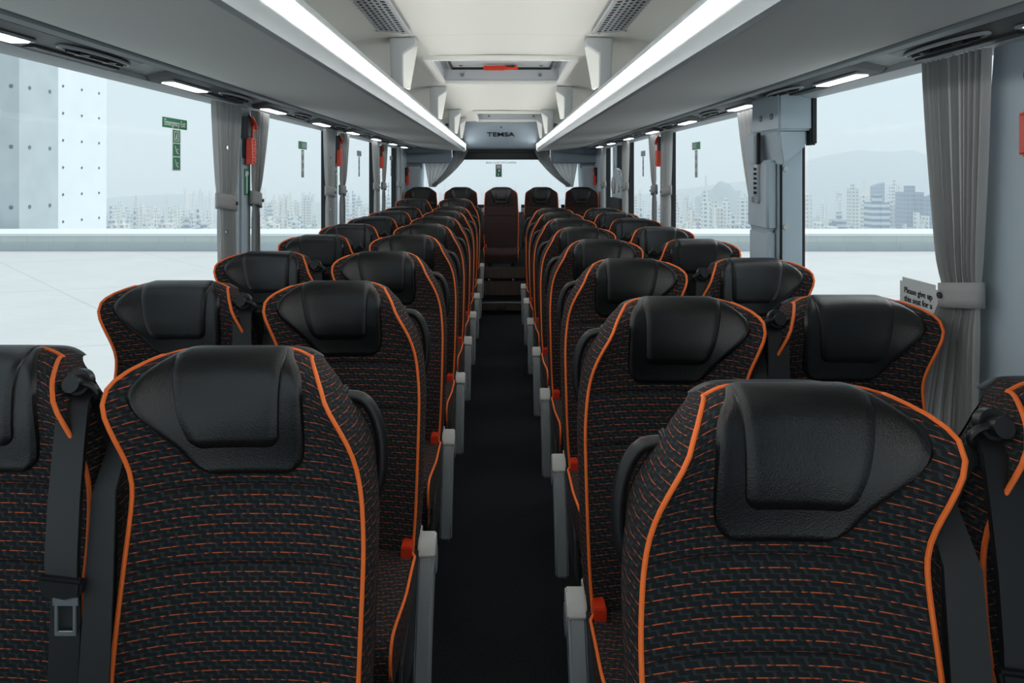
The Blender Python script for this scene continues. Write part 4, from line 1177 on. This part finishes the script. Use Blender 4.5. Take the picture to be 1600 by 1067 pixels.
rnd = random.Random(5); random.seed(9)
G = 'hazy tower blocks on the far skyline'
LB = 'hazy pale tower block on the far skyline'
def fill(x0, x1, n, dr, yr, wr):
    for i in range(n):
        for tr in range(30):
            D = rnd.uniform(*dr); px = x0+(x1-x0)*(i+rnd.random())/n; wp = rnd.uniform(*wr); X_ = (px-783)/F*D; W_ = wp/F*D
            if all(abs(X_-b.location.x) > (W_+b.dimensions.x)/2+1 or abs(D-b.location.y) > (W_*1.1+b['_d'])/2+4 for b in blds): break
        else: continue
        building(px, D, rnd.uniform(*yr), wp, rnd.choice((0, 0, 1, 4, 4, 3)), rnd.choice((0, 1, 3, 4, 4)), LB, G)
fill(166, 328, 26, (700, 900), (48, 62), (6, 10))
fill(166, 328, 16, (520, 640), (66, 80), (7, 12))
fill(285, 330, 8, (1200, 1400), (20, 40), (4, 6))
fill(380, 492, 22, (650, 900), (26, 60), (6, 10))
fill(380, 492, 10, (520, 600), (62, 78), (8, 12))
fill(530, 622, 24, (600, 950), (24, 60), (5, 9))
fill(640, 930, 50, (800, 1300), (22, 50), (4, 9))
fill(990, 1100, 20, (600, 950), (28, 66), (5, 9))
fill(1250, 1445, 16, (850, 1200), (26, 50), (5, 9))
fill(1250, 1445, 12, (480, 560), (70, 82), (7, 12))
fill(166, 328, 9, (440, 500), (76, 86), (12, 20))
fill(380, 492, 7, (440, 500), (74, 86), (12, 20))
fill(530, 622, 6, (440, 520), (72, 84), (10, 18))
fill(990, 1180, 9, (440, 500), (74, 86), (12, 20))
fill(1545, 1568, 4, (600, 800), (26, 60), (6, 9))

for b in blds: del b['_d']
# haze: one homogeneous scattering layer over the city
t = NT('city_haze'); t.n.remove(t.b)
vs = t.node('ShaderNodeVolumeScatter'); vs.inputs['Color'].default_value = (.965, .985, 1, 1); vs.inputs['Density'].default_value = .0011; vs.inputs['Anisotropy'].default_value = .0
t.l.new(vs.outputs[0], t.out.inputs['Volume'])
m = MB(); m.box(-3400, 3400, 90, 3500, CZ+.5, 120)
hz = m.build('haze', t.m, smooth=False); hz['kind'] = 'stuff'; hz['label'] = 'pale blue haze lying over the distant city'; hz['category'] = 'haze'

# ------------------------------------------------------------------ light
w = bpy.data.worlds.new('overcast_sky'); SC.world = w; w.use_nodes = True
nt = w.node_tree; bg = nt.nodes['Background']
tc = nt.nodes.new('ShaderNodeTexCoord'); sp = nt.nodes.new('ShaderNodeSeparateXYZ'); nt.links.new(tc.outputs['Generated'], sp.inputs[0])
cr = nt.nodes.new('ShaderNodeValToRGB'); nt.links.new(sp.outputs[2], cr.inputs[0])
cr.color_ramp.elements[0].position = 0; cr.color_ramp.elements[0].color = (.72, .85, .90, 1)
cr.color_ramp.elements[1].position = .6; cr.color_ramp.elements[1].color = (.80, .90, .96, 1)
nt.links.new(cr.outputs[0], bg.inputs[0]); bg.inputs[1].default_value = 1.0
sl = bpy.data.lights.new('sun', 'SUN'); sl.energy = 1.8; sl.angle = math.radians(50); sl.color = (1, .985, .96)
so = bpy.data.objects.new('sun', sl); COL.objects.link(so)
so.rotation_euler = Vector((-.62, -.35, -.85)).to_track_quat('-Z', 'Y').to_euler()
